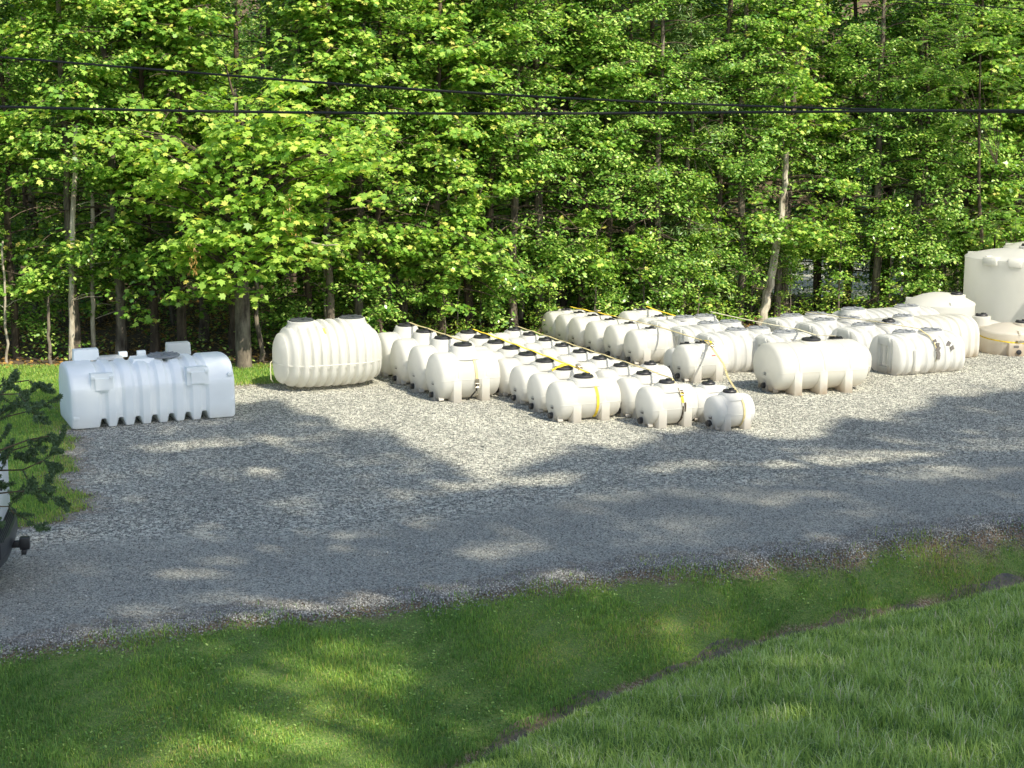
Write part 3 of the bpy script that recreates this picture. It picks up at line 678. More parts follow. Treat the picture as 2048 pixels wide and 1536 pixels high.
p5=overlids([(1.36,38.65),(1.66,38.15),(1.98,37.6),(2.36,36.9),(2.78,36.12),(3.2,35.29)],.862,.14)+[Vector((4.1,33.08,.87))+AX*.02]
s=strap('strap running over six close-set tanks toward the red-marked tank',p5,M_tan,.045)
b=MB(); ribbon(b,[p+Vector((0,0,.008)) for p in p5[:7]],.055); b.build('webbing',M_yel,s,smooth=False); ratchet(s,p5[4]+Vector((0,0,.02)),p5[5]-p5[4])
p6=overlids([(3.27,38.7),(3.62,37.5),(4.04,36.45)],.87,.16)+wrap(4.04,36.45,.39,60,-15,.20)
s=strap('wide yellow strap over the three leg tanks at the back',p6,M_yel,.06)
p7=[Vector((4.12,36.62,.98))+AX*.75,Vector((4.56,35.48,.975))+AX*.85,Vector((5.06,34.42,.975))+AX*.9,Vector((6.1,34.1,.94))+AX*.35,Vector((6.28,31.95,1.14))+AX*.12,Vector((7.0,33.0,.97))]
s=strap('pale twisted strap across the ribbed tanks to the wide cream tank',p7,M_pale,.06)
p8=[Vector((x,y,.955))+AX*.02 for x,y in reversed(Hrow)]
q8=wrap(9.12,34.22,.44,72,-60,.06,ry=.60,zc=.44)
s=strap('grey strap over the right row ending in a torn tag on the near tank',p8+q8,M_tan,.035)
for k,(i,dxx) in enumerate(((3,.02),(4,.05),(5,.03),(6,.02),(7,.03),(4,.35),(5,.42))):
    q=MB(); q.box((0,0,0),(.09,.02,.09+.02*(k%3)),Matrix.Translation(q8[i]+AX*dxx+FR*.012)@Matrix.Rotation(YAW,4,'Z')@Matrix.Rotation(.5*(k%3)-.4,4,'Y'))
    q.build('torn_tag',M_label,s,smooth=False)
# around the stained round tank
c=Vector((12.02,36.85,0)); pts=[c+Vector((.675*math.cos(a),.675*math.sin(a),.36-.05*math.cos(a+.6))) for a in np.linspace(R(180),R(330),16)]
s=strap('yellow strap round the stained tank at the right edge',[Vector((10.9,37.6,.55))]+pts,M_yel,.03,wd=Vector((0,0,1)))
b=MB(); a=R(262); e=c+Vector((.69*math.cos(a),.69*math.sin(a),.34)); ribbon(b,[e,e-Vector((0,0,.12)),e-Vector((-.02,0,.33))],.03,Vector((1,0,0))); b.build('webbing',M_yel,s,smooth=False)
ratchet(s,c+Vector((.70*math.cos(R(275)),.70*math.sin(R(275)),.34)),(1,.1,0))

# ------------------------------------------------------------------ overhead cables
def ray(px,py,y):
    "world point on the vertical plane y=const seen along a direction"
    p=R(10.28); a=(px-1024)/3077; b_=-(py-768)/3077
    d=(a,math.cos(p)+b_*math.sin(p),-math.sin(p)+b_*math.cos(p)); t=y/d[1]
    return Vector((d[0]*t,y,5.9+d[2]*t))
def cable(label,pix,y,r):
    pts=[ray(px,py,y) for px,py in pix]
    b=MB(); xs_=[p.x for p in pts]; X=np.linspace(xs_[0],xs_[-1],60)
    co_=np.polyfit(xs_,[p.z for p in pts],min(4,len(pts)-1)); b.tube([(x,y,float(np.polyval(co_,x))) for x in X],r,8)
    return tag(b.build('utility_cable',M_rubber),label,'cable','overhead cables')
cable('thick black overhead cable sagging lowest across the picture',[(-600,196),(0,213),(500,224),(1000,229),(1400,223),(2048,222),(2700,232)],13,.011)
cable('upper black overhead cable slanting down to the right',[(-600,80),(0,117),(400,143),(1000,190),(1480,212),(2048,224),(2700,240)],13.3,.009)
cable('thin messenger wire twisted close to the upper cable',[(-600,74),(0,113),(400,150),(1000,186),(1480,216),(2048,220),(2700,238)],13.35,.004)
cable('thin wire crossing only the top right corner',[(1200,-60),(1790,0),(2048,18),(2700,70)],16,.005)

# ------------------------------------------------------------------ pickup truck at the left edge
def truck():
    root=empty('pickup_truck',(-6.18,18.75,0),R(12),'white pickup truck with black rear bumper and tow hitch at the left edge','pickup truck')
    paint=simple('white_paint',(.72,.74,.76),.25); glass=simple('dark_glass',(.02,.025,.03),.05); chrome=simple('grey_bumper',(.035,.04,.045),.35,.3,bump=.1); lamp=simple('red_lens',(.10,.01,.01),.2)
    # local: rear faces +x, truck extends to -x, width along y
    b=MB()
    def sec(x,w,z0,z1,r=.1): return [(x,-w+.03,z0),(x,-w,z0+.12),(x,-w,z1-r),(x,-w+r*.6,z1),(x,w-r*.6,z1),(x,w,z1-r),(x,w,z0+.12),(x,w-.03,z0)]
    b.loft([sec(-.28,.93,.62,1.42),sec(-.34,.96,.55,1.45),sec(-2.0,.98,.5,1.45),sec(-4.2,.98,.5,1.38),sec(-5.3,.95,.5,1.22),sec(-5.55,.85,.55,1.05)])
    b.build('body',paint,root,ang=30)
    b=MB(); b.loft([sec(-2.0,.90,1.35,1.72,.25),sec(-2.3,.86,1.35,1.92,.2),sec(-3.4,.86,1.35,1.92,.2),sec(-4.2,.90,1.35,1.42,.05)]); b.build('cab',paint,root)
    b=MB()
    for s in(-1,1): b.box((-2.95,s*.875,1.62),(1.3,.03,.34))
    b.box((-2.11,0,1.62),(.03,1.3,.28)); b.build('window',glass,root)
    b=MB(); b.box((-1.15,0,1.47),(1.6,1.7,.04)); b.build('bed_cover',M_dark,root,bevel=.01)
    b=MB(); b.box((-.25,0,1.08),(.07,1.74,.66)); b.build('tailgate',paint,root,bevel=.02)
    b=MB(); b.box((-.205,0,1.22),(.03,.26,.08)); b.build('handle',M_black,[o for o in root.children if o.name.startswith('tailgate')][0])
    for s in(-1,1):
        b=MB(); b.box((-.34,s*.95,1.12),(.09,.05,.42)); b.build('tail_lamp',lamp,root,bevel=.015)
    b=MB()
    out=[(-.45,-1.0),(-.18,-.99),(-.02,-.86),(.04,-.5),(.05,0),(.04,.5),(-.02,.86),(-.18,.99),(-.45,1.0),(-.45,.9),(-.25,.85),(-.22,0),(-.25,-.85),(-.45,-.9)]
    b.loft([[(x-.14,y,z) for x,y in out] for z in(.50,.70)]); b.loft([[(x*.9-.17,y*.97,z) for x,y in out] for z in(.38,.499)])
    bo=b.build('bumper',chrome,root,bevel=.012)
    b=MB()
    for k in range(9): b.box((-.31+.022*k,0,.705),(.010,1.6,.008))
    b.build('step_pad',M_rubber,bo)
    b=MB(); b.box((-.06,0,.45),(.16,.08,.08)); b.box((.03,0,.46),(.12,.12,.15)); b.box((.02,0,.36),(.06,.20,.06)); b.build('tow_hitch',M_black,root,bevel=.008)
    for x in(-1.25,-4.65):
        for s in(-1,1):
            Mx=Matrix.Translation((x,s*.86,.40))@Matrix.Rotation(PI/2,4,'X')
            b=MB(); b.lathe([(.22,-.12),(.36,-.12),(.40,-.08),(.40,.08),(.36,.12),(.22,.12)],28,Mx); w=b.build('tyre',M_rubber,root)
            b=MB(); b.lathe([(.225,-.10),(.20,-.115),(.05,-.08)],20,Mx); b.lathe([(.05,.08),(.20,.115),(.225,.10)],20,Mx); b.build('rim',M_steel,w)
truck()

# ------------------------------------------------------------------ trees of the wood
protos={}
protos['m1']=spray_tree('maple_tree','maple',M_maple,.155,12.5,1.5,2.25,80,10,.12,M_barkd,density=1.15)
protos['m2']=spray_tree('maple_tree','maple',M_maple,.14,13,2.2,2.1,76,10,.10,M_bark,density=1.15)
protos['s1']=spray_tree('beech_tree','oval',M_small,.108,12.5,.8,2.05,86,10,.10,M_barkd,cl=40)
protos['s2']=spray_tree('beech_tree','oval',M_small,.105,13,1.9,2.15,82,10,.12,M_bark,cl=40)
protos['s3']=spray_tree('young_tree','oval',M_maple,.12,4.6,.5,1.3,26,5,.035,M_bark,cl=26)
protos['w1']=spray_tree('willow_tree','slim',M_willow,.17,8.5,1.2,1.5,44,7,.08,M_bark,cl=30,droop=1.3)
protos['d1']=spray_tree('slender_tree','oval',M_small,.15,13,5.0,1.7,26,5,.10,M_barkd,cl=22)
protos['d2']=spray_tree('slender_tree','oval',M_small,.14,12,3.4,1.3,20,4,.05,M_bark,cl=20)
protos['u1']=spray_tree('understory_shrub','oval',M_small,.10,2.0,.15,1.1,18,5,.02,M_bark,cl=26)
used=set()
def tree(k,x,y,label,cat,group,sc=1,rz=None,lean=(0,0)):
    pr=protos[k]; o=pr if k not in used else copy_tree(pr); used.add(k)
    o.location=(x,y,float(height(x,y))-.05); o.rotation_euler=(lean[1],lean[0],rng.uniform(0,6.28) if rz is None else rz); o.scale=(sc,sc,sc)
    return tag(o,label,cat,group)
def atx(px,y): return (px-1024)/3077*y*1.0
kindname={'m1':'broad-leaved maple','m2':'pale-barked maple','s1':'small-leaved beech','s2':'pale-barked beech','w1':'drooping narrow-leaved tree','s3':'bushy young tree','d1':'bare-stemmed tall tree','d2':'thin dark sapling'}
FL=['just outside the left edge of the frame','at the far left above the lawn strip','with its crown over the left end of the septic tank','directly above the middle of the septic tank','in the gap left of the thick brown trunk','whose foliage hangs over the left lid of the rounded cistern','over the right shoulder of the rounded cistern','between the rounded cistern and the large leg tanks','right above the large leg tank row','above the far end of the yellow strap row','over the gap left of the six close-set tanks','directly above the leftmost of the six close-set tanks','above the three rear leg tanks','hanging like a curtain above the middle ribbed tanks','left of the leaning sunlit trunk','growing right behind the leaning sunlit trunk','over the far clearing seen through the wood','in front of the thick black trunk','above the round tank with the shallow dome','between the round flat tank and the tall tank','directly above the tall tank','cut by the right edge of the frame above the tall tank','just outside the right edge of the frame']
BLB=['above the fourth of the six close-set tanks','above the rearmost leg tank of three','left of the leaning sunlit trunk','above the leftmost of the six close-set tanks','above the far end of the longest ribbed tank','left of the round tank with shallow dome','touching the round tank with shallow dome','behind the far end of the yellow strap row','right at the base of the leaning sunlit trunk','behind the far end of the large leg tank row']
front=[(-150,36.0,'m1',1),(20,36.2,'s1',.9),(140,35.8,'m2',1.0),(300,36.6,'m1',.9),(400,38,'s2',1),(610,36.8,'s1',.9),(715,36.8,'m2',1.05),(800,38.2,'s2',1),(880,37.6,'m1',.9),(985,38.8,'s1',1),(1075,39.8,'s2',1.05),(1165,40.2,'m1',.85),(1260,40.6,'s1',.95),(1370,41,'w1',1.0),(1440,41.6,'s1',.95),(1575,43.2,'s2',1),(1640,44.5,'m1',.8),(1750,43,'s2',.95),(1840,43.2,'s1',.9),(1930,44.5,'m1',.85),(2030,45,'s2',1),(2140,46,'s1',1),(2260,46,'m1',1)]
for i,(px,y,k,sc) in enumerate(front):
    tree(k,atx(px,y),y,'%s %s'%(kindname[k],FL[i]),'tree','trees along the front edge of the wood',sc)
IN=['outside the left edge','','left of the big bright maple','behind the big bright maple','','behind the left half of the rounded cistern','behind the gap right of the rounded cistern','','behind the large leg tank row','behind the yellow strap row','','left behind the six close-set tanks','behind the six close-set tanks','','left behind the leaning sunlit trunk','left of the far clearing','','behind the round flat tank','left behind the tall tank','','right behind the tall tank']
for j,px in enumerate((-60,90,230,360,560,660,760,850,935,1030,1120,1215,1315,1420,1480,1560,1800,1890,1985,2080)):
    x0=(px-1024)/3077*38; y=float(yf(x0))+1.3+rng.uniform(-.3,.6); y=max(y,36.2); 
    tree(['m2','s1','s2','m1','s2'][j%5],atx(px,y),y,'leafy tree just inside the wood '+IN[j%21],'tree','trees just inside the edge of the wood',rng.uniform(.85,1.0)) if j%3!=1 else None
# second rank, seen between the first
i=0
for y0,st,ks in((40.5,1.9,['s2','d1','m2','d2','s1']),(44.5,2.0,['d1','s2','d2','m1']),(49,2.2,['s1','d1','s2','m2']),(54.5,2.3,['s2','m1','s1','d1']),(60,2.6,['s1','m1','s2']),(69,2.8,['m1','s1']),(77,3.0,['s1','m1','s2'])):
    x=-.37*y0-2
    while x<.40*y0+2:
        y=y0+max(0,x)*.33+rng.normal(0,.7); i+=1
        k=ks[i%len(ks)]
        gap=(.165<x/y<.25 and y>46) or (.165<x/y<.25 and rng.random()<.4)
        if not gap:
            tree(k,x+rng.normal(0,.4),y,'slim forest tree standing deep inside the shaded wood' ,'tree','trees deep inside the wood',rng.uniform(.9,1.15))
        x+=st*rng.uniform(.75,1.25)
# understory saplings and shrubs
n=0
for j in range(30):
    px=rng.uniform(-60,2100); x0=(px-1024)/3077*38; y=float(yf(x0))+rng.uniform(.8,5) + (1.5 if px<1000 else 0)
    if px<560: y+=2.5
    x=atx(px,y); k='s3' if px>560 and j%3 else 'u1'; n+=1
    tree(k,x,y,'leafy understory bush growing low between the forest trunks','shrub','bushes in the understory',rng.uniform(.6,1.05))
for bi,(px,y,sc) in enumerate(((1190,39.2,.62),(1290,39.9,.66),(1400,40.4,.62),(1100,38.8,.55),(1680,42.2,.75),(1780,42.4,.8),(1860,42.6,.75),(960,38,.5),(1585,42.0,.5),(890,37.2,.5))):
    tree('s3',atx(px,y),y,'bright leafy bush '+BLB[bi],'shrub','bright bushes above the tanks',sc)
# individual trunks the picture shows
def trunk(label,pix,y0,r0,r1,m,name='tree_trunk',twigs=0):
    pts=[ray(px,py,y0+dy+(1.5 if pix[0][0]>560 else .2)) for px,py,dy in pix]; root=empty(name,label=label,cat='tree',group=None)
    b=MB(); P=[]; nn=len(pts); X=np.linspace(0,nn-1,nn*4)
    arr=np.array([tuple(p) for p in pts]); pp=[tuple(np.array([np.interp(t,range(nn),arr[:,k]) for k in range(3)])+rng.normal(0,.015,3)) for t in X]
    b.tube(pp,[r0+(r1-r0)*i/len(pp) for i in range(len(pp))],9); b.build('trunk',m,root)
    L_=[];N_=[]
    for t in range(twigs):
        i=rng.integers(len(pp)//4,len(pp)); p=np.array(pp[i]); d=np.array([rng.normal(0,.7),rng.normal(-.2,.6),rng.uniform(.0,.4)])
        q=MB(); q.tube([tuple(p),tuple(p+d*.5),tuple(p+d+np.array([0,0,-.1]))],[.012,.008,.004],5); q.build('branch',m,root)
        k=16; L_.append(p+d+rng.normal(0,.22,(k,3))*np.array([1,1,.4])); N_.append(rand_dir(k,1,.5))
    if L_: P=np.concatenate(L_); leafcloud('crown',P,np.concatenate(N_),.13*rng.uniform(.7,1.2,len(P)),'oval',M_small,root)
    return root
trunk('straight pale trunk with mottled bark behind the left end of the septic tank',[(142,760,0),(142,600,0),(146,450,0),(150,250,.1)],35.2,.075,.05,M_barkp,twigs=6)
trunk('pale trunk just right of the mottled one behind the septic tank',[(186,760,0),(187,640,0),(184,500,0),(186,180,.1)],35.9,.06,.04,M_barkp,twigs=5)
trunk('short pale stem at the lawn edge near the far left',[(14,760,0),(13,690,0),(10,600,0),(4,480,.1)],35.1,.035,.02,M_barkp,twigs=4)
trunk('thin stub of a tree on the lawn edge left of the septic tank',[(100,755,0),(99,700,0),(98,600,.2)],35.0,.05,.03,M_bark,twigs=3)
trunk('crooked forked stem in the dark wood above the septic tank',[(255,700,0),(240,620,0),(225,520,0),(228,420,.2)],36.8,.05,.03,M_bark,twigs=4)
trunk('curved slim trunk beside the thick dark trunk',[(522,745,0),(524,700,0),(512,640,0),(512,560,0),(505,440,0)],34.9,.065,.045,M_bark,twigs=3)
trunk('dark trunk half hidden left of the thick brown one',[(468,745,0),(466,640,0),(462,520,0),(458,300,0)],36.5,.11,.08,M_barkd)
trunk('pale leaning trunk high in the wood above the big cistern',[(712,640,0),(720,520,0),(760,440,0),(800,330,0),(818,230,0),(840,60,0)],37.2,.10,.075,M_barkp,twigs=5)
trunk('thin sunlit stem right of the cistern lids',[(652,640,0),(648,560,0),(655,430,0)],35.2,.03,.02,M_barkp,twigs=4)
trunk('brown trunk rising behind the large left row of leg tanks',[(752,680,0),(765,560,0),(770,400,0),(760,200,0)],37.0,.12,.09,M_bark,twigs=2)
trunk('light stem behind the far end of the left row',[(872,680,0),(878,560,0),(895,430,0),(905,300,0)],36.9,.045,.035,M_barkp,twigs=6)
trunk('needle-thin pale stem behind the yellow strap row',[(914,680,0),(920,540,0),(922,400,0)],36.8,.02,.015,M_barkp,twigs=4)
trunk('tall pale stem in the middle of the wood',[(1040,640,0),(1046,480,0),(1060,330,0),(1075,150,0)],39.5,.07,.05,M_barkp,twigs=7)
trunk('pale stem rising above the middle of the wood',[(1195,430,0),(1200,300,0),(1205,170,0),(1210,0,0)],39.8,.06,.045,M_barkp,twigs=8)
trunk('white stem right of centre below the cables',[(1290,400,0),(1295,280,0),(1300,150,0)],40.3,.05,.04,M_barkp,twigs=6)
trunk('dark trunk right of centre behind the middle row',[(1270,640,0),(1275,520,0),(1290,420,0)],41.4,.10,.07,M_bark,twigs=3)
trunk('leaning sunlit trunk rising right behind the ribbed tanks',[(1520,650,0),(1535,590,0),(1548,520,0),(1562,440,0),(1570,360,0),(1574,300,0)],40.0,.14,.06,M_barkp,twigs=6)
trunk('dark forked trunk right of the leaning sunlit one',[(1630,610,0),(1632,520,0),(1640,470,0),(1660,330,0)],43,.07,.05,M_barkd,twigs=4)
trunk('thick black trunk in the upper right of the wood',[(1770,600,0),(1775,400,0),(1780,250,0),(1772,60,0)],45,.16,.12,M_barkd)
trunk('dark trunk beside the thick black one in the upper right',[(1745,560,0),(1750,380,0),(1765,180,0),(1768,40,0)],44.6,.12,.09,M_barkd)
trunk('slanting grey stem crossing the upper right wood',[(1786,350,0),(1810,270,0),(1850,200,0)],43.5,.05,.03,M_bark,twigs=3)
trunk('short pale forked trunk near the right edge above the tall tank',[(1995,320,0),(1990,270,0),(1984,220,0)],44,.09,.07,M_barkp)
trunk('pale bent branch lit between leaves above the flat round tank',[(1875,520,0),(1884,450,0),(1895,390,0)],43.4,.05,.03,M_barkp,twigs=3)
# big bright maple leaning over the tanks: thick brown trunk
big=empty('maple_tree',label='big bright yellow-green maple on a thick brown trunk left of the cistern',cat='tree')
b=MB(); T0=ray(488,740,34.6)
b.tube([tuple(T0+Vector((0,0,-.3))),tuple(T0+Vector((0,0,.2))),tuple(T0+Vector((0,.05,1.6))),tuple(T0+Vector((-.05,0,3.0))),tuple(T0+Vector((.05,-.1,4.6))),tuple(T0+Vector((0,0,6.3)))],[.24,.185,.17,.155,.10,.03],14)
b.build('trunk',M_bark,big)
P=[];Q=[];br=MB()
base=np.array(T0)
for (cx,cy,sx,sy,nn) in ((420,300,110,70,34),(520,260,90,50,26),(640,330,110,50,30),(560,400,120,70,34),(460,440,110,70,30),(330,360,80,60,18),(700,300,80,40,16),(600,480,90,50,18),(430,560,60,30,12),(380,500,60,30,10),(250,260,80,60,12),(520,180,90,60,16),(480,520,60,40,12)):
    for _ in range(int(nn*1.45)):
        px=cx+rng.normal(0,.6)*sx; py=cy+rng.normal(0,.6)*sy; y=33.9+rng.uniform(-.9,1.4)
        c=np.array(ray(px,py,y)); a0=base+np.array([0,0,max(2.2,c[2]-1.0)])
        if _%5==0: br.tube([tuple(a0),tuple(a0*.45+c*.55+np.array([0,0,.25])),tuple(c)],[.035,.02,.006],5)
        k=int(rng.uniform(9,22)); a=rng.uniform(0,2*PI,k); rr=.40*np.sqrt(rng.uniform(0,1,k))
        off=np.stack([np.cos(a)*rr,np.sin(a)*rr,rng.normal(0,.05,k)-rr*.35],1); P.append(c+off)
        d=rand_dir(k,1,.4); d[:,0]+=off[:,0]*1.1; d[:,1]+=off[:,1]*1.1-.25; Q.append(d)
br.build('limbs',M_barkd,big); P=np.concatenate(P); Q=np.concatenate(Q)
leafcloud('crown',P,Q,.185*rng.uniform(.6,1.25,len(P)),'maple',M_bright,big)
for i,(px,py,h,w) in enumerate(((580,430,.55,.14),(388,520,.42,.09))):
    k=70; c=np.array(ray(px,py,33.1)); P=c+np.stack([rng.normal(0,w*.6,k),rng.normal(0,w*.6,k),rng.uniform(-h,h,k)*.8],1)
    Q=rng.normal(0,1,(k,3)); leafcloud('withered_leaves',P,Q,.11*rng.uniform(.6,1.2,k),'slim',M_deadleaf,big,U=np.tile(np.array([[0,0,-1.]]),(k,1))+rng.normal(0,.2,(k,3)))
b=MB(); a=ray(630,487,33.4); c=ray(676,489,33.2); b.tube([tuple(a+Vector((-.5,.6,.1))),tuple(a),tuple((a+c)/2+Vector((0,0,-.03))),tuple(c)],[.025,.022,.018,.01],6); b.build('broken_branch',M_barkp,big)
# sumac-like tree: pinnate fronds
def sumac(label,spots,y,seed):
    root=empty('sumac_tree',label=label,cat='tree'); P=[];Q=[];U=[];b=MB()
    x0=spots[0]; base=ray(x0[0]+60,640,y); 
    top=ray(spots[0][0],spots[0][1],y); b.tube([(base.x,y+2,-.2),((base.x+top.x)/2+.1,y+1.8,top.z*.5),tuple(top)],[.07,.05,.02],8); b.build('trunk',M_barkd,root); fr=MB()
    for cx,cy,nf,rd in spots:
        c0=np.array(ray(cx,cy,y+rng.uniform(-.6,.6)))
        mid=np.array(top)*.5+np.array([base.x,y,1.5])*.5; fr.tube([tuple(mid),tuple(mid*.5+c0*.5+np.array([0,.5,.4])),tuple(c0)],[.007,.006,.005],4)
        for f in range(nf):
            az=rng.uniform(0,2*PI); ln=rng.uniform(.6,.95); d=np.array([math.cos(az),math.sin(az),rng.uniform(.0,.45)])
            st=c0+rng.normal(0,rd*.5,3); sd=np.array([-d[1],d[0],0])
            pts=[st+d*ln*q+np.array([0,0,-.42*ln*q*q]) for q in np.linspace(0,1,6)]; fr.tube([tuple(p) for p in pts],.005,4)
            for q in np.linspace(.12,1,13):
                p=st+d*ln*q+np.array([0,0,-.42*ln*q*q])
                for s in(-1,1):
                    L_=.15*(1-.45*q); u=sd*s+d*.35+np.array([0,0,-.35]); u/=np.linalg.norm(u); P.append(p+u*L_*.5); U.append(u); Q.append(np.array([0,0,1])+rng.normal(0,.2,3))
    fr.build('limbs',M_barkd,root)
    P=np.array(P);Q=np.array(Q);U=np.array(U); leafcloud('crown',P,Q,.20,'slim',M_sumac,root,U=U)
TEMPL['slim']=[(0,-.5,0),(.14,-.1,.02),(0,.5,-.05),(-.14,-.1,.02)]
sumac('tree with long feathery compound leaves in the top right corner',[(1960,110,14,1.2),(1900,60,12,.9),(1990,40,12,.9),(1890,170,9,.8),(2040,130,12,.9),(1840,20,8,.6),(1850,90,8,.7),(1930,180,10,1.0),(2020,70,12,1.0)],41.2,1)
sumac('feathery-leaved sapling above the tall tank at the right edge',[(1990,470,14,.7),(2040,450,10,.6),(1960,440,8,.5),(2020,520,9,.5)],42.2,2)
# far wood
k=80000; P=np.stack([rng.uniform(-42,48,k),rng.uniform(84.5,106,k),np.zeros(k)],1); P[:,2]=height(P[:,0],P[:,1])+rng.uniform(0,5.5,k)
cell=np.sin(P[:,0]*1.1+np.sin(P[:,2]*.9)*2)+np.sin(P[:,1]*.8+P[:,2]*1.3)+np.sin(P[:,2]*1.7+P[:,0]*.6)
P=P[cell>-.5]; tag(leafcloud('far_wood',P,rand_dir(len(P),1,.6),rng.uniform(.3,.5,len(P)),'oval',M_small),kind='stuff')
# leaf litter and seedlings on the forest floor
k=26000; x=rng.uniform(-16,20,k); y=yf(x)+rng.uniform(.1,16,k)**1.0; P=np.stack([x,y,height(x,y)+.02],1)
tag(leafcloud('leaf_litter',P,rand_dir(k,1,.4),rng.uniform(.06,.14,k),'oval',M_deadleaf),kind='stuff')
k=20000; x=rng.uniform(-16,20,k); y=yf(x)+rng.uniform(.3,14,k); cl=(np.sin(x*2.1+y)+np.sin(y*1.7-x*.9))>.1; x=x[cl];y=y[cl]; P=np.stack([x,y,height(x,y)+rng.uniform(.05,.55,len(x))],1)
tag(leafcloud('ground_cover',P,rand_dir(len(x),1,.5),rng.uniform(.07,.13,len(x)),'oval',M_small),kind='stuff')

# ------------------------------------------------------------------ shade trees standing right of and behind the viewpoint
bx=[-30,-9,-6.6,-5.9,-5.43,-4.68,-3.91,-2.4,-1.2,-.52,.3,.91,1.9,3.47,4.6,5.12,6.33,7.99,9.68,10.87,20]
by=[31.3,31.3,31.2,30.9,30.3,30.0,29.17,27.34,25.2,24.3,24.62,25.91,26.51,27.6,27.34,26.71,28.23,29.92,31.26,32.12,36]
holes=[(-5.23,26.8,.9,.35,.6),(-5.99,26.3,.7,.3,.6),(-3.4,27.2,1.2,.4,.5),(-2.2,25.3,.8,.3,.5),(-4.6,24.3,1.0,.3,.4),(-2.6,22.7,.8,.3,.4),(1.9,23.0,.9,.3,.5),(3.0,24.9,.8,.3,.5),(-1.9,21.1,.8,.3,.4),(2.4,20.5,.8,.25,.4),(4.9,21.6,.8,.25,.4),(-.66,23.6,.5,.3,.8),(.41,23.9,.6,.3,.8),(4.35,22.97,.9,.35,.8),(5.92,25.5,1.0,.35,.8),(4.83,25.1,.7,.3,.8),(6.77,24.27,1.2,.4,.7),(8.5,26.5,1.2,.4,.6),(3.76,23.6,.7,.3,.5),(-.43,19.88,.55,.28,.75),(-3.22,19.76,.75,.32,.75),(-4.0,18.98,.35,.2,1),(-3.62,17.9,.7,.3,.6),(-2.53,17.5,.8,.3,1),(-1.45,17.95,.9,.3,1),(.2,18.6,.6,.2,.6),(1.84,21.39,.4,.2,.5),(-4.33,20.61,.3,.2,.7),(-1.75,15.9,.75,.55,1),(-2.05,14.35,.9,.42,1),(-1.15,13.7,.55,.28,.8),(.2,14.9,.5,.25,.5),(3.3,19.0,.9,.2,.35),(5.4,20.3,.9,.2,.35),(-.3,17.2,.5,.2,.5),(-4.5,16.6,.5,.2,.5),(-2.9,13.8,.6,.3,.5),(1.2,16.8,.8,.25,.45),(0,15.4,.5,.25,.35),(2.6,17.9,.8,.2,.3)]
K=230000
gx=rng.uniform(-13,13,K); gy=rng.uniform(9.5,32.5,K)
ok=gy<np.interp(gx,bx,by)+.35*np.sin(gx*2.3)+.25*np.sin(gx*5.1+1)+rng.normal(0,.16,K)
for hx,hy,a,b_,st in holes:
    a*=1.22;b_*=1.22;st=min(1,st*1.2); c=math.cos(.25);s_=math.sin(.25); u=(gx-hx)*c+(gy-hy)*s_; w=-(gx-hx)*s_+(gy-hy)*c
    d=(u/a)**2+(w/b_)**2+.45*(np.sin(u*5.7+2*np.sin(w*7.1+hx))+np.sin(w*9.3+1.5*np.sin(u*4.1+hy)))
    ok&=~((d<1.3)&(rng.random(K)<st*1.02)&(d<1.0+rng.normal(0,.15,K)))
nz=np.sin(gx*2.9+1.3*np.sin(gy*1.9))+np.sin(gy*3.4+1.7*np.sin(gx*1.6))
ok&=~(((nz+.5*np.sin(gx*7.3+gy*3.1)+.4*np.sin(gy*8.9-gx*2.2))>1.15)&(rng.random(K)<.6))
gx=gx[ok];gy=gy[ok]
trunks=[('a',16,-1,36),('b',24,4,35),('c',29,-8,35),('d',13,-11,36),('e',31,9,34)]
cellh=30+4*np.sin(gx*.55+gy*.31)+rng.normal(0,1.2,len(gx))
px_=gx+SX*COT*cellh; py_=gy+SY*COT*cellh
who=np.argmin(np.stack([(px_-t[1])**2+(py_-t[2])**2 for t in trunks]),0)
for i,(nm,tx,ty,th) in enumerate(trunks):
    k=who==i
    root=empty('shade_tree',label=['tall oak beside the viewpoint','tall oak past the ditch on the right','tall oak far to the right','tall oak behind the viewpoint','tall oak along the drive outside the frame'][i]+' that throws shade on the gravel',cat='tree')
    z0=float(height(tx,ty)); b=MB(); b.tube([(tx,ty,z0-.3),(tx,ty,z0+.5),(tx+.2,ty,12),(tx,ty+.2,24),(tx,ty,th)],[.6,.45,.38,.25,.06],12); b.build('trunk',M_bark,root)
    P=np.stack([px_[k],py_[k],cellh[k]],1)
    if len(P)==0: continue
    b=MB()
    for j in rng.choice(len(P),min(60,len(P)),replace=False):
        e=P[j]; s0=np.array([tx,ty,max(18,e[2]-6)]); b.tube([tuple(s0),tuple((s0+e)/2+np.array([0,0,.6])),tuple(e)],[.09,.05,.015],5)
    b.build('limbs',M_bark,root)
    leafcloud('crown',P,rand_dir(len(P),1,.6)+np.array([[SX*.5,SY*.5,0]]),rng.uniform(.13,.23,len(P)),'oval',M_small,root)

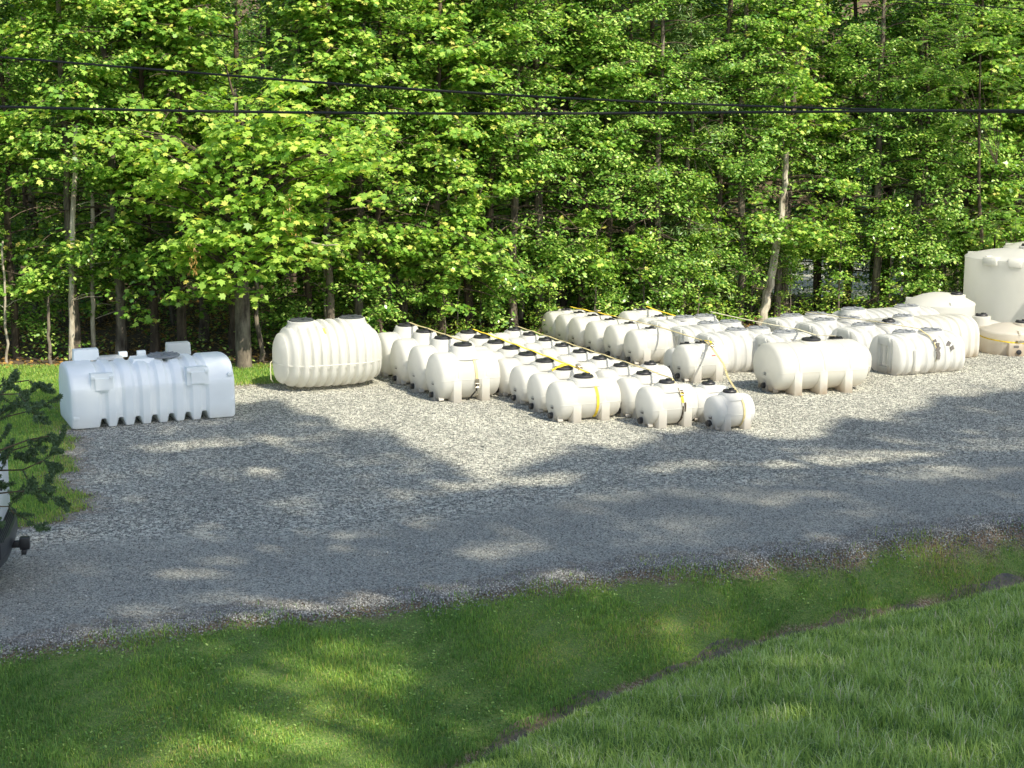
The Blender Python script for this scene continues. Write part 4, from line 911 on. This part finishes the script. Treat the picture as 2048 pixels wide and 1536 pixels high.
# ------------------------------------------------------------------ cedar at the left, close by
ce=empty('cedar_tree',(0,0,0),label='dark cedar whose feathery branch tips reach in at the left edge',cat='tree')
cx,cy=-4.35,9.3; z0=float(height(cx,cy)); b=MB(); b.tube([(cx,cy,z0-.2),(cx,cy,z0+2),(cx+.05,cy,6.2),(cx,cy,7.5)],[.13,.10,.04,.01],10); b.build('trunk',M_barkd,ce)
P=[];U=[];b=MB()
def twig(p,d,ln,depth):
    n=9; pts=[p]; dd=np.array(d,float)
    for i in range(n): dd=dd+rng.normal(0,.10,3)+np.array([0,0,.03]); dd/=np.linalg.norm(dd); pts.append(pts[-1]+dd*ln/n)
    b.tube([tuple(q) for q in pts],[.009*(ln/1.0)*(1-.8*i/n)+.0015 for i in range(n+1)],4)
    for i in range(1,n+1):
        if depth<2 and i>1:
            for s in(-1,1):
                if rng.random()<.45:
                    sd=np.array([-dd[1],dd[0],0])*s+dd*.9+np.array([0,0,rng.normal(.15,.25)]); sd/=np.linalg.norm(sd); twig(pts[i],sd,ln*rng.uniform(.26,.42)*(1.1-.5*i/n),depth+1)
        m=15 if depth else 6
        if depth>0 or i>5:
            for _ in range(m):
                q=pts[i-1]+(pts[i]-pts[i-1])*rng.random(); u=dd+rng.normal(0,.8,3); u/=np.linalg.norm(u); P.append(q+u*.014); U.append(u)
def ray2(px,py,y): return np.array(ray(px,py,y))
for (px,py,y,ln0) in ((56,755,9.3,0),(36,785,9.0,0),(100,868,9.1,0),(85,925,9.2,0),(75,975,8.9,0),(50,820,9.6,0),(15,1010,9.1,0),(60,890,9.5,0)):
    tip=ray2(px,py,y); st=np.array([cx,cy+rng.normal(0,.1),tip[2]-.75+rng.normal(0,.12)]); v_=tip-st; L_=np.linalg.norm(v_); n=12
    pts=[st+v_*q+np.array([0,0,.12*math.sin(q*PI)])+rng.normal(0,.012,3) for q in np.linspace(0,1,n)]
    b.tube([tuple(q) for q in pts],[.016*(1-.85*i/n) for i in range(n)],5)
    for i in range(4,n):
        dd=(pts[i]-pts[i-1]); dd/=np.linalg.norm(dd)
        for s in(-1,1):
            if rng.random()<.5:
                sd=np.array([dd[0]*.9,s*.4,rng.normal(.5*s,.35)]); sd/=np.linalg.norm(sd); twig(pts[i],sd,rng.uniform(.12,.26),1)
        for _ in range(5): u=dd+rng.normal(0,.4,3); P.append(pts[i]+u*.01-dd*rng.random()*.1); U.append(u/np.linalg.norm(u))
b.build('limbs',M_barkd,ce)
P=np.array(P);U=np.array(U); leafcloud('crown',P,rng.normal(0,1,P.shape),.021,'slim',M_needle,ce,U=U)

# ------------------------------------------------------------------ grass
def grassmat(name,st,rough=.55):
    def fn(t,N,L,out):
        at=N('Attribute'); at.attribute_name='tint'; r=ramp(N,st); L(at.outputs['Fac'],r.inputs[0])
        b=N('BsdfPrincipled'); b.inputs['Roughness'].default_value=rough; b.inputs['Specular IOR Level'].default_value=.35; L(r.outputs[0],b.inputs['Base Color'])
        tr=N('BsdfTranslucent'); L(r.outputs[0],tr.inputs[0]); mx=N('MixShader'); mx.inputs[0].default_value=.42; L(b.outputs[0],mx.inputs[1]); L(tr.outputs[0],mx.inputs[2]); L(mx.outputs[0],out.inputs[0])
    return mat(name,fn)
M_grass=grassmat('mown_grass',[(0,(.09,.20,.04)),(.4,(.22,.40,.075)),(.65,(.36,.52,.08)),(.82,(.54,.56,.12)),(.92,(.56,.44,.18)),(1,(.52,.38,.22))],.4)
M_long=grassmat('long_grass',[(0,(.08,.16,.04)),(.3,(.26,.41,.075)),(.6,(.47,.62,.12)),(.85,(.55,.72,.25)),(.97,(.75,.80,.50)),(1,(.75,.66,.46))],.45)
def blades(name,x,y,ln,w,m,bend=.6,tint=None):
    n=len(x); z=height(x,y)
    az=rng.uniform(0,2*PI,n); d=np.stack([np.cos(az),np.sin(az)],1); pr=np.stack([-d[:,1],d[:,0]],1)
    bd=rng.uniform(.15,1,n)*bend; ln=np.broadcast_to(ln,(n,)); w=np.broadcast_to(w,(n,))
    co=np.zeros((n,5,3))
    for i,(q,ww) in enumerate(((0,1),(.55,.8),(1,0))):
        hx=d*(ln*bd*q*q)[:,None]; hz=ln*q*np.sqrt(np.clip(1-(bd*q*.9)**2,.1,1))
        if i<2:
            for s,j in((-1,0),(1,1)):
                k=i*2+j; co[:,k,:2]=np.stack([x,y],1)+hx+pr*(s*ww*w/2)[:,None]; co[:,k,2]=z+hz-.01
        else: co[:,4,:2]=np.stack([x,y],1)+hx; co[:,4,2]=z+hz-.01
    me=bpy.data.meshes.new(name); me.vertices.add(n*5); me.vertices.foreach_set('co',co.astype(np.float32).ravel())
    b0=(np.arange(n)*5)[:,None]; li=(b0+np.array([[0,1,3,2,2,3,4]])).astype(np.int32)
    me.loops.add(n*7); me.loops.foreach_set('vertex_index',li.ravel())
    me.polygons.add(n*2); st=(np.arange(n)*7)[:,None]+np.array([[0,4]]); me.polygons.foreach_set('loop_start',st.astype(np.int32).ravel())
    me.update(calc_edges=False); attr(me,'tint',np.repeat(tint if tint is not None else rng.uniform(0,1,n),5)); me.materials.append(m)
    return tag(link(name,me),kind='stuff')
def infr(x,y,mg=2.3): return (np.abs(x)<.345*y+mg)
# mown verge between ditch and drive
n=780000; x=rng.uniform(-9,10.6,n); y=rng.uniform(11.0,23,n)
g=gmask(x,y)-.12; s=(y-yd(x))*.8
patch=np.sin(x*1.9+2*np.sin(y*1.3))+np.sin(y*2.7+x)+np.sin(x*6.1+y*5.3)*.6
keep=infr(x,y)&(s>.06+.06*np.sin(x*5)+rng.normal(0,.03,n))&(g<.14+rng.normal(0,.10,n))
thin=np.clip((-g-.1)/.65,.0,1)**1.5*.93+.07; thin=np.where((patch>.5)&(g>-1.1),thin*.30,thin)
keep&=rng.random(n)<thin
x=x[keep];y=y[keep];g=g[keep];s=s[keep]
stripe=np.exp(-(((y-(yd(x)*.60+yr(x)*.40)))/.30)**2)
t=np.clip(rng.normal(.34,.19,len(x))+.16*np.clip(np.sin(x*.9-y*1.4)+np.sin(x*2.7+y*.8),-1,2)*.6+.38*stripe*rng.random(len(x))*(.6+.5*np.sin(x*1.3))+.35*np.exp(-(np.clip(-g,0,9)/.5)**2)*rng.random(len(x))+.10*np.sin(x*1.1+y*.7),0,1)
blades('mown_grass',x,y,rng.uniform(.025,.085,len(x))*(1+.35*np.sin(x*3+y*2)+.2*np.sin(x*11-y*9)),.008,M_grass,.9,t)
# long grass on the near bank
n=720000; x=rng.uniform(-3.5,10,n); y=rng.uniform(9.5,22.5,n); s=(yd(x)-y)*.8
keep=infr(x,y)&(s>.06+.07*np.sin(x*6)+.05*np.sin(x*15)+rng.normal(0,.05,n))&(rng.random(n)<.62); x=x[keep];y=y[keep];s=s[keep]
cl=.45*(np.sin(x*7.1+2*np.sin(y*6.3))+np.sin(y*8.7+3*np.sin(x*4.3))+np.sin(x*15.1+y*11.3)+.5*np.sin(x*2.1-y*1.7))
ln=(.05+.085*np.clip(s/1.6,0,1))*(1+.35*np.clip(cl,-1,1.6))*rng.uniform(.45,1.6,len(x))
blades('long_grass',x,y,ln,rng.uniform(.005,.012,len(x)),M_long,1.0,np.clip(rng.normal(.42,.27,len(x))+.13*np.sin(x*5.3+y*3.1+2*np.sin(x*1.7))+.12*cl,0,1))
# tussocks
cx_=rng.uniform(-.5,9,300); cy_=rng.uniform(11,20.5,300); k=(yd(cx_)-cy_)>.8; cx_=cx_[k];cy_=cy_[k]
x=np.repeat(cx_,34)+rng.normal(0,.06,len(cx_)*34); y=np.repeat(cy_,34)+rng.normal(0,.06,len(cx_)*34)
blades('tall_grass_tufts',x,y,rng.uniform(.13,.30,len(x)),.007,M_long,1.0,np.clip(rng.normal(.72,.2,len(x)),0,1))
# left lawn
n=230000; x=rng.uniform(-13,-4.6,n); y=rng.uniform(19.6,34.9,n); g=gmask(x,y)
keep=infr(x,y,.5)&(g<.08+rng.normal(0,.06,n)); x=x[keep];y=y[keep];g=g[keep]
blades('lawn_grass',x,y,rng.uniform(.04,.10,len(x)),.011,M_grass,.8,np.clip(rng.normal(.45,.2,len(x))+.3*np.exp(-(g/.3)**2)*rng.random(len(x)),0,1))
# clover-like broad leaves in the verge
n=26000; x=rng.uniform(-7,8,n); y=rng.uniform(12,22,n); s=(y-yd(x))*.8; k=infr(x,y)&(s>.3)&(gmask(x,y)<-.4)&((np.sin(x*2.3+y)+np.sin(y*2.9-x))>-.2)
x=x[k];y=y[k]; P=np.stack([x,y,height(x,y)+rng.uniform(.02,.05,len(x))],1); tag(leafcloud('clover',P,rand_dir(len(x),1,.35),rng.uniform(.02,.045,len(x)),'oval',M_small),kind='stuff')
# loose stones
def stones(name,x,y,z,sz,m):
    n=len(x); T=np.array([(1,0,0),(-.3,.9,.1),(-.8,-.5,-.1),(.1,-.7,.35),(.1,.2,.75),(0,0,-.6)]); F=np.array([(0,1,4),(1,2,4),(2,3,4),(3,0,4),(1,0,5),(2,1,5),(3,2,5),(0,3,5)])
    q=rng.normal(0,1,(n,4)); q/=np.linalg.norm(q,axis=1,keepdims=True); a,b_,c,d=q.T
    Rm=np.stack([1-2*(c*c+d*d),2*(b_*c-a*d),2*(b_*d+a*c),2*(b_*c+a*d),1-2*(b_*b_+d*d),2*(c*d-a*b_),2*(b_*d-a*c),2*(c*d+a*b_),1-2*(b_*b_+c*c)],1).reshape(n,3,3)
    co=np.einsum('nij,kj->nki',Rm,T)*sz[:,None,None]+np.stack([x,y,z],1)[:,None,:]
    me=bpy.data.meshes.new(name); me.vertices.add(n*6); me.vertices.foreach_set('co',co.astype(np.float32).ravel())
    li=((np.arange(n)*6)[:,None,None]+F[None]).astype(np.int32); me.loops.add(n*24); me.loops.foreach_set('vertex_index',li.ravel()); me.polygons.add(n*8); me.polygons.foreach_set('loop_start',np.arange(0,n*24,3,dtype=np.int32)); me.update(calc_edges=False)
    attr(me,'tint',np.repeat(rng.uniform(0,1,n)**1.5*.92,6)); me.materials.append(m); return tag(link(name,me),kind='stuff')
def stone_fn(t,N,L,out):
    at=N('Attribute'); at.attribute_name='tint'; r=ramp(N,[(0,(.13,.13,.115)),(.5,(.31,.30,.265)),(.85,(.50,.49,.435)),(1,(.70,.68,.61))]); L(at.outputs['Fac'],r.inputs[0]); b=N('BsdfPrincipled'); b.inputs['Roughness'].default_value=.85; L(r.outputs[0],b.inputs['Base Color']); L(b.outputs[0],out.inputs[0])
M_stone=mat('crushed_stone',stone_fn)
n=330000; x=rng.uniform(-12,14,n); y=rng.uniform(15,41,n); g=gmask(x,y)
dr=sm((22.6+x*.37-y+.35*np.sin(x*.8))/1.2); k=infr(x,y,.6)&(g>-.05+rng.normal(0,.10,n))&(rng.random(n)<1-.55*dr)
x=x[k];y=y[k]; 
n2=52000; x2=rng.uniform(-8,9,n2); g2=rng.normal(-.02,.22,n2); y2=yr(x2)+g2; k2=infr(x2,y2,.6)&(rng.random(n2)<.75)&(gmask(x2,y2+.6)>0); x2=x2[k2];y2=y2[k2]
x=np.concatenate([x,x2]);y=np.concatenate([y,y2])
stones('loose_stones',x,y,height(x,y)+.014+.006*np.sin(x*2.1+y)*np.sin(y*1.7-x*.6),rng.uniform(.006,.019,len(x)),M_stone)
